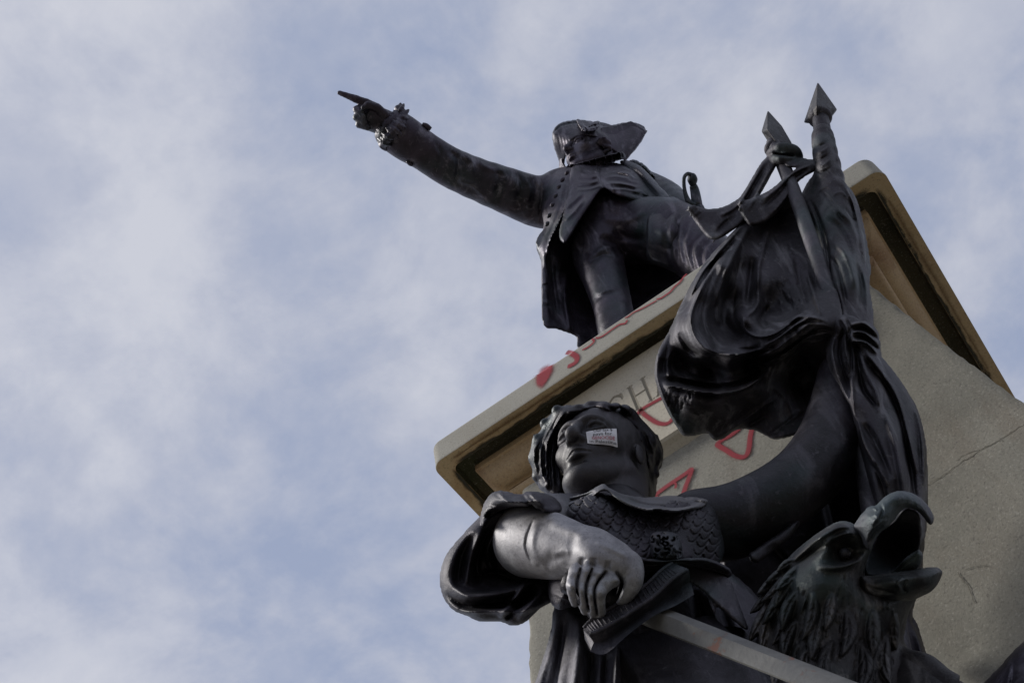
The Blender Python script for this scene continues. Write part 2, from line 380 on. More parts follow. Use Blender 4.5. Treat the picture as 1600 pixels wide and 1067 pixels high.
M['bronze_dress'] = bronze('bronze_dress', dark=(.022, .021, .026), mid=(.082, .077, .095), pale=(.24, .235, .265), green=(.06, .11, .11), rough=(.44, .62), metal=.45, pale_amt=.7, bumpy=1.4)
def stone(name, ca, cb, speck=(.12, .11, .10), stain=(.20, .12, .055), stain_amt=.25, grey_amt=.3, bstr=.5, film=(.10, .105, .085), film_lo=.5, film_hi=.75):
    mt, t, b, out = new_mat(name); p = pos(t)
    n1 = noise(t, p, 2.2, 6, .62, .4); n2 = noise(t, p, 105, 4, .8); n3 = noise(t, stretch(t, p, (3.5, 3.5, 1.1)), 1.0, 6, .65, .5); n4 = noise(t, p, 28, 6, .7)
    base = ramp(t, n1, [(.3, ca), (.7, cb)])
    base = mixc(t, maprange(t, n3, .50, .74, 0, stain_amt, True), base, stain)
    base = mixc(t, maprange(t, n1, film_lo, film_hi, 0, grey_amt, True), base, film)
    base = mixc(t, maprange(t, n4, .60, .72, 0, .35, True), base, speck)
    base = mixc(t, maprange(t, n2, .54, .66, 0, .62, True), base, speck)
    base = mixc(t, maprange(t, n2, .32, .45, .35, 0, True), base, (.56, .54, .48))
    lk(t, base, b.inputs['Base Color']); b.inputs['Roughness'].default_value = .9; b.inputs['Specular IOR Level'].default_value = .25
    pv = bump(t, b, n4, .10 * bstr, .010); bump(t, b, n2, .5 * bstr, .005, pv)
    return mt
M['stone_cap'] = stone('stone_cap', (.29, .28, .245), (.36, .35, .31), stain_amt=.15, grey_amt=.35)
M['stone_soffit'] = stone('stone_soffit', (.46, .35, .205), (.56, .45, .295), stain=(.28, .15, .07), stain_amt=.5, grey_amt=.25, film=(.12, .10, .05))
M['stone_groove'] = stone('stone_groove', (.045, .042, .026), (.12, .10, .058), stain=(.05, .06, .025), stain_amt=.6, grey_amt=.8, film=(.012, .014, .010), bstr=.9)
M['stone_tablet'] = stone('stone_tablet', (.47, .43, .345), (.56, .52, .43), stain=(.36, .27, .15), stain_amt=.25, grey_amt=.15, bstr=.55, speck=(.26, .23, .18))
M['stone_shaft'] = stone('stone_shaft', (.245, .235, .20), (.33, .315, .265), stain=(.15, .11, .075), stain_amt=.45, grey_amt=.5, bstr=.8, film=(.15, .15, .13), film_lo=.42, film_hi=.62)
M['stone_moulding'] = stone('stone_moulding', (.38, .27, .155), (.50, .38, .24), stain=(.20, .10, .05), stain_amt=.6, grey_amt=.2, film=(.14, .10, .05), bstr=.6)
M['letter_cut'] = stone('stone_letter', (.27, .245, .19), (.34, .31, .25), stain_amt=.15, grey_amt=.15, bstr=.4)
M['joint'] = stone('stone_joint', (.13, .125, .105), (.20, .19, .155), grey_amt=.2)

def paint(name, col):
    mt, t, b, out = new_mat(name); p = pos(t)
    at_ = nd(t, 'ShaderNodeAttribute', attribute_name='cover')
    n = noise(t, p, 260, 3, .7)
    s_ = nd(t, 'ShaderNodeMath', operation='MULTIPLY_ADD', inp={1: .55, 2: -.27}); lk(t, n, s_.inputs[0])
    a_ = nd(t, 'ShaderNodeMath', operation='ADD'); lk(t, at_.outputs['Fac'], a_.inputs[0]); lk(t, s_.outputs[0], a_.inputs[1])
    al = maprange(t, a_.outputs[0], .10, .85, 0, .92, True)
    b.inputs['Base Color'].default_value = (*col, 1); b.inputs['Roughness'].default_value = .75
    tr = nd(t, 'ShaderNodeBsdfTransparent'); ms = nd(t, 'ShaderNodeMixShader'); lk(t, al, ms.inputs[0]); lk(t, tr.outputs[0], ms.inputs[1]); lk(t, b.outputs[0], ms.inputs[2]); lk(t, ms.outputs[0], out.inputs[0])
    return mt
M['red_paint'] = paint('red_spray_paint', (.29, .012, .026))
def plain(name, col, rough=.6, spec=.3):
    mt, t, b, out = new_mat(name); b.inputs['Base Color'].default_value = (*col, 1); b.inputs['Roughness'].default_value = rough; b.inputs['Specular IOR Level'].default_value = spec
    p = pos(t); bump(t, b, noise(t, p, 90, 3, .6), .1, .003); return mt

# ------------------------------------------------------------------ ground
def ground():
    mt, t, b, out = new_mat('paving'); p = pos(t)
    c = ramp(t, noise(t, p, .35, 6, .6), [(.35, (.13, .115, .09)), (.65, (.20, .18, .145))]); lk(t, c, b.inputs['Base Color']); b.inputs['Roughness'].default_value = .9
    bm = bmesh.new(); n = 24
    v = [[bm.verts.new(((i / n - .5) * 1600, (j / n - .5) * 1600, 0)) for j in range(n + 1)] for i in range(n + 1)]
    for i in range(n):
        for j in range(n): bm.faces.new((v[i][j], v[i + 1][j], v[i + 1][j + 1], v[i][j + 1]))
    struct(from_bm('ground', bm, mt, None, False))
ground()

# ------------------------------------------------------------------ pedestal
HW, DP, TH = 1.15, 2.0, .162          # half width, depth and thickness of the cap
ped = thing('monument_pedestal', 'tall weathered stone pedestal carrying the pointing officer statue, red graffiti on its front', 'pedestal', (0, 0, 0))
def rr_box(name, x0, x1, y0, y1, z0, z1, rv, rt, mat, parent, seg=5):
    bm = bmesh.new(); bmesh.ops.create_cube(bm, size=1)
    for v in bm.verts: v.co = Vector(((x0 + x1) / 2 + v.co.x * (x1 - x0), (y0 + y1) / 2 + v.co.y * (y1 - y0), (z0 + z1) / 2 + v.co.z * (z1 - z0)))
    if rv: bmesh.ops.bevel(bm, geom=[e for e in bm.edges if abs(e.verts[0].co.z - e.verts[1].co.z) > 1e-4], offset=rv, segments=seg, affect='EDGES', profile=.5)
    if rt: bmesh.ops.bevel(bm, geom=[e for e in bm.edges if min(e.verts[0].co.z, e.verts[1].co.z) > z1 - 1e-4 and len(e.link_faces) == 2 and abs(e.calc_face_angle(0)) > 1], offset=rt, segments=seg, affect='EDGES', profile=.5)
    bmesh.ops.bevel(bm, geom=[e for e in bm.edges if max(e.verts[0].co.z, e.verts[1].co.z) < z0 + 1e-4 and len(e.link_faces) == 2 and abs(e.calc_face_angle(0)) > 1], offset=.006, segments=2, affect='EDGES', profile=.5)
    o = from_bm(name, bm, mat, parent, True)
    return o
def frame_sweep(name, prof, mat, parent, corner=.0):
    """profile [(inset, z)] swept round the cap rectangle"""
    bm = bmesh.new(); rings = []
    for o_, z in prof:
        x, y0, y1 = HW - o_, o_, DP - o_; c = max(.05 - o_ * .3, .004)
        pts = []
        for cx, cy, a0 in ((x - c, y0 + c, -90), (x - c, y1 - c, 0), (-x + c, y1 - c, 90), (-x + c, y0 + c, 180)):
            for k in range(4): a = math.radians(a0 + 30 * k); pts.append((cx + c * math.cos(a), cy + c * math.sin(a)))
        # subdivide the long front edge a little so that the line is not perfectly ruled
        rings.append([bm.verts.new((px + rng.normal(0, .0008), py + rng.normal(0, .0008), ZC + z)) for px, py in pts])
    for A, B in zip(rings[:-1], rings[1:]):
        for j in range(len(A)): bm.faces.new((A[j], A[(j + 1) % len(A)], B[(j + 1) % len(B)], B[j]))
    bm.faces.new(rings[-1])
    o = from_bm(name, bm, mat, parent, True)
    try: o.data.set_sharp_from_angle(angle=math.radians(40))
    except Exception: pass
    return o
# cap: upper face and edge, then the soffit band, drip groove and bed mouldings as pieces of their own
bm = bmesh.new()
def cap_ring(o_, z, c):
    pts = []
    for cx, cy, a0 in ((HW - o_ - c, o_ + c, -90), (HW - o_ - c, DP - o_ - c, 0), (-HW + o_ + c, DP - o_ - c, 90), (-HW + o_ + c, o_ + c, 180)):
        for k in range(9): a = math.radians(a0 + 90 * k / 8); pts.append((cx + c * math.cos(a), cy + c * math.sin(a)))
    return [bm.verts.new((px, py, ZC + z)) for px, py in pts]
prof = [(.068, .0015), (.0, .0), (-.0015, .006), (0, .02), (0, .132)]
for k in range(1, 7): a = math.pi / 2 * k / 6; prof.append((.03 * (1 - math.cos(a)), .132 + .03 * math.sin(a)))
prof += [(.30, TH + .006)]
rings = [cap_ring(o_, z, max(.055 - o_ * .3, .02)) for o_, z in prof]
for A, B in zip(rings[:-1], rings[1:]):
    for j in range(len(A)): bm.faces.new((A[j], A[(j + 1) % len(A)], B[(j + 1) % len(B)], B[j]))
bm.faces.new(rings[-1])
capo = from_bm('cap', bm, M['stone_cap'], ped, True)
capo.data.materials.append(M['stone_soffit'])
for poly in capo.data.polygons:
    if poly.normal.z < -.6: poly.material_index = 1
capo.data.set_sharp_from_angle(angle=math.radians(35))
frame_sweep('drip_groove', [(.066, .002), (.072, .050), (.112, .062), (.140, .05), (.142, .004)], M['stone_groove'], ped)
cove = [(.139, .020), (.139, -.012)]
for k in range(9): a = math.pi / 2 * k / 8; cove.append((.150 + .085 * (1 - math.cos(a)) , -.020 - .105 * math.sin(a)))
cove += [(.236, -.140)]
frame_sweep('cove_moulding', cove, M['stone_moulding'], ped)
tor = [(.225, -.135)]
for k in range(9): a = -math.pi / 2 + math.pi * k / 8; tor.append((.262 - .034 * math.cos(a), -.172 + .036 * -math.sin(-a)) if False else (.262 - .034 * math.cos(a), -.172 - .036 * math.sin(a)))
tor = sorted(tor, key=lambda q: -q[1])
tor += [(.30, -.215), (.335, -.30)]
frame_sweep('torus_moulding', tor, M['stone_moulding'], ped)

# shaft: half width and front face against height below the cap, flaring towards the ground
def shaft_w(z): return np.interp(-z, [0, .40, 1.0, 1.42, 2.2, 3.2, 4.6, 6.3], [.80, .838, .913, .973, 1.10, 1.32, 1.75, 2.2])
def shaft_y(z): return np.interp(-z, [0, .66, 1.42, 2.2, 3.2, 4.6, 6.3], [.165, .165, .14, .08, -.05, -.35, -.8])
def shaft():
    zs = np.r_[np.linspace(-.30, -2.3, 60), np.linspace(-2.4, -ZC, 14)]; nx = 60; bm = bmesh.new(); rows = []
    for z in zs:
        w, y = shaft_w(z), shaft_y(z); c = .018; row = []
        for i in range(nx + 1):
            x = -w + c + (2 * w - 2 * c) * i / nx; wob = .0015 * math.sin(x * 7 + z * 5) + rng.normal(0, .0007)
            row.append(bm.verts.new((x, y + wob, ZC + z)))
        for sx in (1,):
            row.append(bm.verts.new((w - .004 + rng.normal(0, .002), y + .005, ZC + z))); row.append(bm.verts.new((w, y + c + .004, ZC + z))); row.append(bm.verts.new((w, 1.85 - y * .5, ZC + z)))
            row.append(bm.verts.new((-w, 1.85 - y * .5, ZC + z))); row.append(bm.verts.new((-w, y + c + .004, ZC + z))); row.append(bm.verts.new((-w + .004 + rng.normal(0, .002), y + .005, ZC + z)))
        rows.append(row)
    for A, B in zip(rows[:-1], rows[1:]):
        for j in range(len(A)): bm.faces.new((A[j], B[j], B[(j + 1) % len(B)], A[(j + 1) % len(A)]))
    bm.faces.new(rows[0])
    o = from_bm('shaft', bm, M['stone_shaft'], ped, True); o.data.set_sharp_from_angle(angle=math.radians(50)); return o
shaft()
# inscription tablet: a fine grid whose letters are really cut into the stone; every letter is its own piece
TY = .112
LET = {   # strokes on a 1 x 1 cell (x right, y up): (polyline, half width) in cell units
 'R': [([(.2, 0), (.2, 1)], .06), ([(.2, 1), (.55, 1), (.75, .88), (.75, .64), (.55, .52), (.2, .52)], .045), ([(.45, .52), (.85, 0)], .06)],
 'O': [([(.5 + .42 * math.cos(a), .5 + .5 * math.sin(a)) for a in np.linspace(0, 2 * math.pi, 25)], .055)],
 'C': [([(.5 + .44 * math.cos(a), .5 + .5 * math.sin(a)) for a in np.linspace(.75, 2 * math.pi - .75, 21)], .055), ([(.82, .98), (.82, .74)], .03)],
 'H': [([(.16, 0), (.16, 1)], .06), ([(.84, 0), (.84, 1)], .06), ([(.16, .52), (.84, .52)], .035), ([(.02, 1), (.3, 1)], .025), ([(.7, 1), (.98, 1)], .025), ([(.02, 0), (.3, 0)], .025), ([(.7, 0), (.98, 0)], .025)],
 'A': [([(.05, 0), (.5, 1)], .04), ([(.5, 1), (.95, 0)], .065), ([(.25, .38), (.75, .38)], .03), ([(-.05, 0), (.2, 0)], .025), ([(.8, 0), (1.08, 0)], .025)],
 'M': [([(.05, 0), (.12, 1)], .04), ([(.12, 1), (.5, .1)], .06), ([(.5, .1), (.88, 1)], .04), ([(.88, 1), (.95, 0)], .06)],
 'B': [([(.2, 0), (.2, 1)], .06), ([(.2, 1), (.5, 1), (.7, .9), (.7, .65), (.5, .54), (.2, .54)], .045), ([(.5, .54), (.8, .42), (.8, .12), (.5, 0), (.2, 0)], .05)],
 'E': [([(.2, 0), (.2, 1)], .06), ([(.2, 1), (.75, 1)], .035), ([(.2, .52), (.65, .52)], .035), ([(.2, 0), (.78, 0)], .035), ([(.75, 1), (.75, .86)], .025), ([(.78, 0), (.78, .16)], .025)],
 'U': [([(.15, 1), (.15, .3), (.3, .05), (.5, 0), (.7, .05), (.85, .3), (.85, 1)], .055)]}
Htop = atY(1003, 592, TY); Hbot = atY(1012, 629, TY); LH = Htop[2] - Hbot[2]; LB = Hbot[2]
HX = atY(1000, 613, TY)[0]; CX = atY(962, 627, TY)[0]
pitch = HX - CX; LW = .098
print('letters', LH, LB - ZC, HX, CX, pitch)
def tablet():
    x0, x1, z0, z1 = -.61, .64, ZC - .598, ZC - .004; st = .0042
    xs = np.arange(x0, x1 + st / 2, st); zs = np.arange(z0, z1 + st / 2, st); X, Z = np.meshgrid(xs, zs, indexing='ij')
    Y = TY + rng.normal(0, .00025, X.shape) + .0012 * np.sin(X * 9 + Z * 4)
    own = np.full(X.shape, -1)
    for li, ch in enumerate('ROCHAMBEAU'):
        cx = HX + (li - 3) * pitch; best = np.full(X.shape, 1e9)
        if ch == 'M': wd = LW * 1.15
        else: wd = LW
        for poly, hw in LET[ch]:
            p = np.array(poly); p = np.c_[cx + (p[:, 0] - .5) * wd, LB + p[:, 1] * LH]
            for a, b in zip(p[:-1], p[1:]):
                e_ = b - a; t = np.clip(((X - a[0]) * e_[0] + (Z - a[1]) * e_[1]) / (e_ @ e_ + 1e-12), 0, 1)
                best = np.minimum(best, np.hypot(X - a[0] - t * e_[0], Z - a[1] - t * e_[1]) - hw * LW)
        dep = np.clip(-best + .001, 0, .012) * 1.3; Y += dep; own[best < .0012] = li
    n, mz_ = X.shape; V = np.stack([X, Y, Z], -1).reshape(-1, 3); I = np.arange(n * mz_).reshape(n, mz_)
    Q = np.stack([I[:-1, :-1], I[1:, :-1], I[1:, 1:], I[:-1, 1:]], -1).reshape(-1, 4)
    fo = np.stack([own[:-1, :-1], own[1:, :-1], own[1:, 1:], own[:-1, 1:]], -1).reshape(-1, 4); fl = np.where((fo >= 0).sum(1) >= 2, fo.max(1), -1)
    for li in range(-1, 10):
        q = Q[fl == li]; u, inv = np.unique(q, return_inverse=True)
        if li >= 0: link('carved_letter', mesh_np('carved_letter', V[u], inv.reshape(-1, 4)), M['letter_cut'], ped)
        else: face = link('inscription_tablet', mesh_np('inscription_tablet', V[u], inv.reshape(-1, 4)), M['stone_tablet'], ped)
    # the rest of the block: chamfered underside and sides
    bm = bmesh.new()
    prof = [(TY + .0005, z1), (TY + .0005, z0), (TY + .010, z0 - .010), (TY + .030, z0 - .022), (TY + .058, z0 - .045)]
    L = [bm.verts.new((x0, y, z)) for y, z in prof] ; Rr = [bm.verts.new((x1, y, z)) for y, z in prof]
    bl = [bm.verts.new((x0, .33, z1)), bm.verts.new((x0, .33, z0 - .045))]; br = [bm.verts.new((x1, .33, z1)), bm.verts.new((x1, .33, z0 - .045))]
    for i in range(1, len(prof) - 1): bm.faces.new((L[i], Rr[i], Rr[i + 1], L[i + 1]))
    bm.faces.new(L + [bl[1], bl[0]]); bm.faces.new(Rr + [br[1], br[0]])
    from_bm('tablet_side', bm, M['stone_tablet'], ped, False)
tablet()
# sprayed graffiti: thin paint films lying on the stone, soft at the edges
def stroke(pts, w, Y, n=6, soft=2.2, parent=ped, blot=False):
    p = spline(pts, n) if len(pts) > 1 else np.array(pts, float)
    yf = Y if callable(Y) else (lambda px, py: Y)
    W = [np.array(atY(a, b, yf(a, b))) for a, b in p]; W = np.array(W)
    T = np.gradient(W, axis=0); T[:, 1] = 0; T /= np.linalg.norm(T, axis=1)[:, None] + 1e-9
    N = np.c_[T[:, 2], np.zeros(len(T)), -T[:, 0]]
    V, cov = [], []; offs = [-soft * 1.3, -1.25, -.75, 0, .75, 1.25, soft * 1.3]; cv_ = [0, .26, .78, 1.15, .78, .26, 0]
    k_ = np.arange(len(W)); ends = np.clip(np.minimum(k_, len(W) - 1 - k_) / (len(W) * (.28 if blot else .06) + .01), 0, 1)
    hw = (np.interp(np.linspace(0, 1, len(W)), np.linspace(0, 1, len(w)), w) if isinstance(w, (list, tuple)) else np.full(len(W), w)) / 2
    for i in range(len(W)):
        ii = i
        for o_, c in zip(offs, cv_): V.append(W[i] + N[i] * o_ * hw[i]); cov.append(c * (ends[i] if len(W) > 3 else 1))
    # rounded ends
    e0 = W[0] - T[0] * hw[0] * .8; e1 = W[-1] + T[-1] * hw[-1] * .8
    k = len(offs); Q = [(i * k + j, (i + 1) * k + j, (i + 1) * k + j + 1, i * k + j + 1) for i in range(len(W) - 1) for j in range(k - 1)]
    me = mesh_np('graffiti_stroke', np.array(V), np.array(Q)); at_ = me.attributes.new('cover', 'FLOAT', 'POINT'); at_.data.foreach_set('value', np.array(cov, np.float32))
    return link('graffiti_stroke', me, M['red_paint'], parent)
def CY(px, py):         # follows the rounded upper edge of the cap
    y = 0.0
    for _ in range(12):
        z = atY(px, py, y)[2] - ZC; t = min(max((z - .132) / .03, 0), .97); y = y * .4 + .6 * .03 * (1 - math.sqrt(1 - t * t))
    return y - .003
stroke([(858, 566), (853, 575), (850, 584), (848, 592), (847, 600), (847, 610)], [.03, .075, .085, .07, .05, .02], CY, soft=1.7, blot=True)
stroke([(884, 550), (893, 552), (901, 558), (900, 565), (893, 570), (886, 573)], .026, CY, soft=1.8)
stroke([(909, 547), (917, 543), (924, 538), (928, 533), (925, 529)], .011, CY)
stroke([(930, 527), (934, 528), (943, 524), (957, 514), (968, 507), (977, 505), (980, 499)], .011, CY)
stroke([(976, 497), (982, 494), (990, 488), (1003, 482), (1016, 475), (1027, 469)], .009, CY)
stroke([(1024, 468), (1032, 466), (1040, 461), (1047, 456), (1054, 448), (1062, 441), (1068, 433), (1074, 427)], .011, CY)
TYp = TY - .0028
stroke([(1052, 612), (1044, 616), (1033, 622), (1018, 630), (1006, 637), (999, 642), (994, 650)], .019, TYp)
stroke([(999, 637), (1004, 645), (1013, 652), (1024, 659), (1034, 662), (1043, 661), (1050, 655), (1054, 645)], .019, TYp)
def shaft_at(px, py):
    y = .16
    for _ in range(6): y = float(shaft_y(atY(px, py, y)[2] - ZC))
    return y - .0035
stroke([(1178, 655), (1175, 668), (1172, 683), (1170, 700), (1166, 711), (1158, 714), (1147, 711), (1136, 704), (1124, 697), (1121, 693), (1130, 686), (1141, 680), (1152, 672), (1162, 662)], .021, shaft_at)
stroke([(1020, 777), (1030, 768), (1045, 757), (1060, 747), (1072, 739), (1080, 733), (1078, 742), (1073, 755), (1067, 772), (1062, 785)], .020, shaft_at)
stroke([(1018, 775), (1030, 778), (1042, 781), (1056, 782)], .014, shaft_at)
stroke([(1053, 753), (1056, 757), (1055, 763)], .010, shaft_at)
stroke([(1075, 768), (1079, 767), (1084, 765)], .009, shaft_at)
# mortar joint and a couple of cracks in the shaft
def crack(pts, w, mat='joint'):
    p = spline(pts, 5); W = np.array([atY(a + rng.normal(0, .5), b + rng.normal(0, .8), shaft_at(a, b) + .0012) for a, b in p])
    T = np.gradient(W, axis=0); T /= np.linalg.norm(T, axis=1)[:, None]; N = np.c_[T[:, 2], np.zeros(len(T)), -T[:, 0]]
    hw = w * (.55 + .6 * rng.random(len(W))); hw[0] = hw[-1] = .0008
    V = np.r_[W - N * hw[:, None], W + N * hw[:, None] * .6]; n = len(W)
    Q = [(i, i + 1, n + i + 1, n + i) for i in range(n - 1)]
    link('mortar_joint', mesh_np('mortar_joint', V, np.array(Q)), M[mat], ped, False)
crack([(1440, 762), (1452, 755), (1475, 742), (1500, 723), (1525, 708), (1552, 692), (1572, 682), (1592, 668), (1606, 660)], .0022)
crack([(1493, 720), (1520, 705), (1540, 700), (1560, 689), (1568, 690)], .0014)
crack([(1496, 893), (1502, 902), (1511, 913), (1518, 928), (1523, 942)], .0024)
crack([(1508, 889), (1525, 884), (1545, 883)], .0015)

# grime and lichen creeping out of the drip groove over the soffit: thin uneven films on the stone
M['grime'] = paint('black_grime', (.028, .027, .017)); M['brown_stain'] = paint('brown_stain', (.16, .085, .035))
def film(pts, hw0, hw1, mat, lift=(0, 0, -.0022), seed=0, name='grime_stain', strength=1.0):
    """irregular stain along a world line; hw0/hw1 reach to either side (metres), in the plane of the soffit"""
    g = np.random.default_rng(seed); p = np.array(pts, float); n = int(np.linalg.norm(p[-1] - p[0]) / .02) + 2; t = np.linspace(0, 1, n)[:, None]; W = p[0] * (1 - t) + p[-1] * t
    T = (p[-1] - p[0]) / np.linalg.norm(p[-1] - p[0]); N = np.array([-T[1], T[0], 0])
    def wob(k): 
        x = np.arange(n); return sum(np.sin(x * f_ + g.uniform(0, 6.3)) * a_ for f_, a_ in ((.11, .35), (.31, .3), (.77, .25), (1.9, .2))) * k
    A = np.clip(hw0 * (1 + wob(1.0)), .003, None); B = np.clip(hw1 * (1 + wob(1.0)), .003, None); V, cov = [], []
    for i in range(n):
        e_ = strength * min(1, i / 3, (n - 1 - i) / 3)
        for o_, c in ((-A[i], 0), (-A[i] * .5, .55), (0, 1.1), (B[i] * .5, .55), (B[i], 0)): V.append(W[i] + N * o_ + np.array(lift)); cov.append(c * e_)
    Q = [(i * 5 + j, (i + 1) * 5 + j, (i + 1) * 5 + j + 1, i * 5 + j + 1) for i in range(n - 1) for j in range(4)]
    me = mesh_np(name, np.array(V), np.array(Q)); at_ = me.attributes.new('cover', 'FLOAT', 'POINT'); at_.data.foreach_set('value', np.array(cov, np.float32)); return link(name, me, M[mat], ped)
film([(-1.07, .064, ZC), (1.08, .064, ZC)], .022, .004, 'grime', seed=1); film([(1.086, .06, ZC), (1.086, 1.5, ZC)], .016, .006, 'grime', seed=2); film([(-1.086, .06, ZC), (-1.086, 1.2, ZC)], .006, .020, 'grime', seed=3)
film([(-1.09, .030, ZC), (-.2, .030, ZC)], .02, .02, 'brown_stain', seed=4, strength=.5); film([(1.11, .1, ZC), (1.11, 1.3, ZC)], .02, .02, 'brown_stain', seed=5, strength=.45)

# ------------------------------------------------------------------ a modelled head, fitted to where its features stand
def fit_head(marks, d0, S0, r0, wts=None, w_d=30.0, w_r=3.0):
    """marks: [(local xyz, (px,py))]; returns rotation (rows = local axes in camera frame), origin and size"""
    def rotv(r):
        th = np.linalg.norm(r) + 1e-12; k = r / th; K = np.array([[0, -k[2], k[1]], [k[2], 0, -k[0]], [-k[1], k[0], 0]])
        return np.eye(3) + math.sin(th) * K + (1 - math.cos(th)) * K @ K
    loc = np.array([m_[0] for m_ in marks], float); px = np.array([m_[1] for m_ in marks], float)
    R0 = np.asarray(r0, float)
    def unpack(x): return rotv(x[:3]) @ R0, x[3:6], math.exp(x[6])
    def res(x):
        Rr, o, S = unpack(x); q = (loc - [0, .4, .1]) @ Rr * S + o
        e_ = np.stack([800 + F * q[:, 0] / q[:, 2], 533.5 + F * q[:, 1] / q[:, 2]], 1) - px
        return np.r_[(e_ if wts is None else e_ * np.array(wts)[:, None]).ravel(), (o[2] - d0) * 300, (x[6] - math.log(S0)) * w_d, x[:3] * w_r]
    c = px.mean(0); x = np.r_[0, 0, 0, cp(c[0], c[1], d0), math.log(S0)]; lam = 1e-2; r = res(x)
    for _ in range(150):
        J = np.stack([(res(x + 1e-6 * e_) - r) / 1e-6 for e_ in np.eye(7)], 1); A = J.T @ J
        s_ = -np.linalg.solve(A + lam * np.diag(np.diag(A) + 1e-9), J.T @ r); r2 = res(x + s_)
        if r2 @ r2 < r @ r: x, r, lam = x + s_, r2, lam * .5
        else: lam *= 3
    Rr, o, S = unpack(x)
    print('head fit', np.round(r[:2 * len(marks)].reshape(-1, 2), 1).tolist(), 'S', round(S, 3), 'o', np.round(o, 3), 'R', np.round(Rr, 2).tolist())
    return Rr, o - np.array([0, .4, .1]) @ Rr * S, S
def build_head(c, Rr, o, S, male=False):
    def Q(p): q = np.asarray(p, float) @ Rr * S + o; return (800 + F * q[0] / q[2], 533.5 + F * q[1] / q[2], q[2])
    def px(r, q): return r * S * F / q[2]
    def B(p, r, k=.05, sub=False): q = Q(p); c.blob(q, (px(r[0], q), px(r[1], q), r[2] * S), 0, k * S, sub, Rr)
    def T(pts, r, k=.04, n=3, sub=False): qs = [Q(p) for p in pts]; c.tube(qs, [px(a, q) for a, q in zip(r, qs)], k * S, n, sub)
    B((0, .63, -.07), (.335, .36, .43)); B((0, .40, .13), (.262, .39, .29), .10)
    jw = .235 if male else .215
    T([(-jw, .27, -.02), (-.115, .085, .23), (0, .055, .30), (.115, .085, .23), (jw, .27, -.02)], [.085, .07, .07, .07, .085], .10)
    B((0, .055, .325), (.085, .065, .065), .07)
    for s_ in (-1, 1):
        B((s_ * .185, .395, .245), (.095, .085, .09), .09)
        T([(s_ * .025, .565, .385), (s_ * .09, .588, .372), (s_ * .17, .578, .325), (s_ * .235, .53, .24)], [.03, .034, .032, .026], .05)
        B((s_ * .138, .513, .43), (.095, .058, .085), .05, True)
        B((s_ * .138, .505, .312), (.066, .062, .062), .012)
        T([(s_ * .068, .497, .362), (s_ * .10, .530, .380), (s_ * .145, .540, .380), (s_ * .195, .522, .355), (s_ * .22, .497, .325)], [.011, .015, .016, .015, .011], .012)
        T([(s_ * .072, .492, .36), (s_ * .115, .470, .372), (s_ * .16, .470, .365), (s_ * .215, .494, .328)], [.010, .013, .013, .010], .012)
        B((s_ * .052, .352, .425), (.038, .034, .052), .03)
        B((s_ * .026, .334, .463), (.017, .013, .024), .010, True)
        B((s_ * .335, .44, -.05), (.03, .10, .065), .02)
    T([(0, .575, .365), (0, .48, .425), (0, .405, .476), (0, .375, .492)], [.030, .034, .040, .044] if not male else [.034, .040, .046, .05], .04)
    B((0, .372, .490), (.046, .040, .042), .03)
    B((0, .245, .325), (.125, .115, .095), .07)
    T([(-.105, .228, .375), (-.05, .246, .412), (-.018, .248, .428), (0, .243, .430), (.018, .248, .428), (.05, .246, .412), (.105, .228, .375)], [.010, .020, .023, .020, .023, .020, .010], .012)
    T([(-.092, .214, .375), (-.04, .196, .41), (0, .192, .42), (.04, .196, .41), (.092, .214, .375)], [.010, .024, .028, .024, .010], .014)
    T([(-.115, .221, .383), (-.05, .224, .432), (0, .222, .455), (.05, .224, .432), (.115, .221, .383)], [.006, .008, .009, .008, .006], .01, 3, True)
    B((0, .140, .425), (.075, .022, .045), .04, True)
    return Q, px

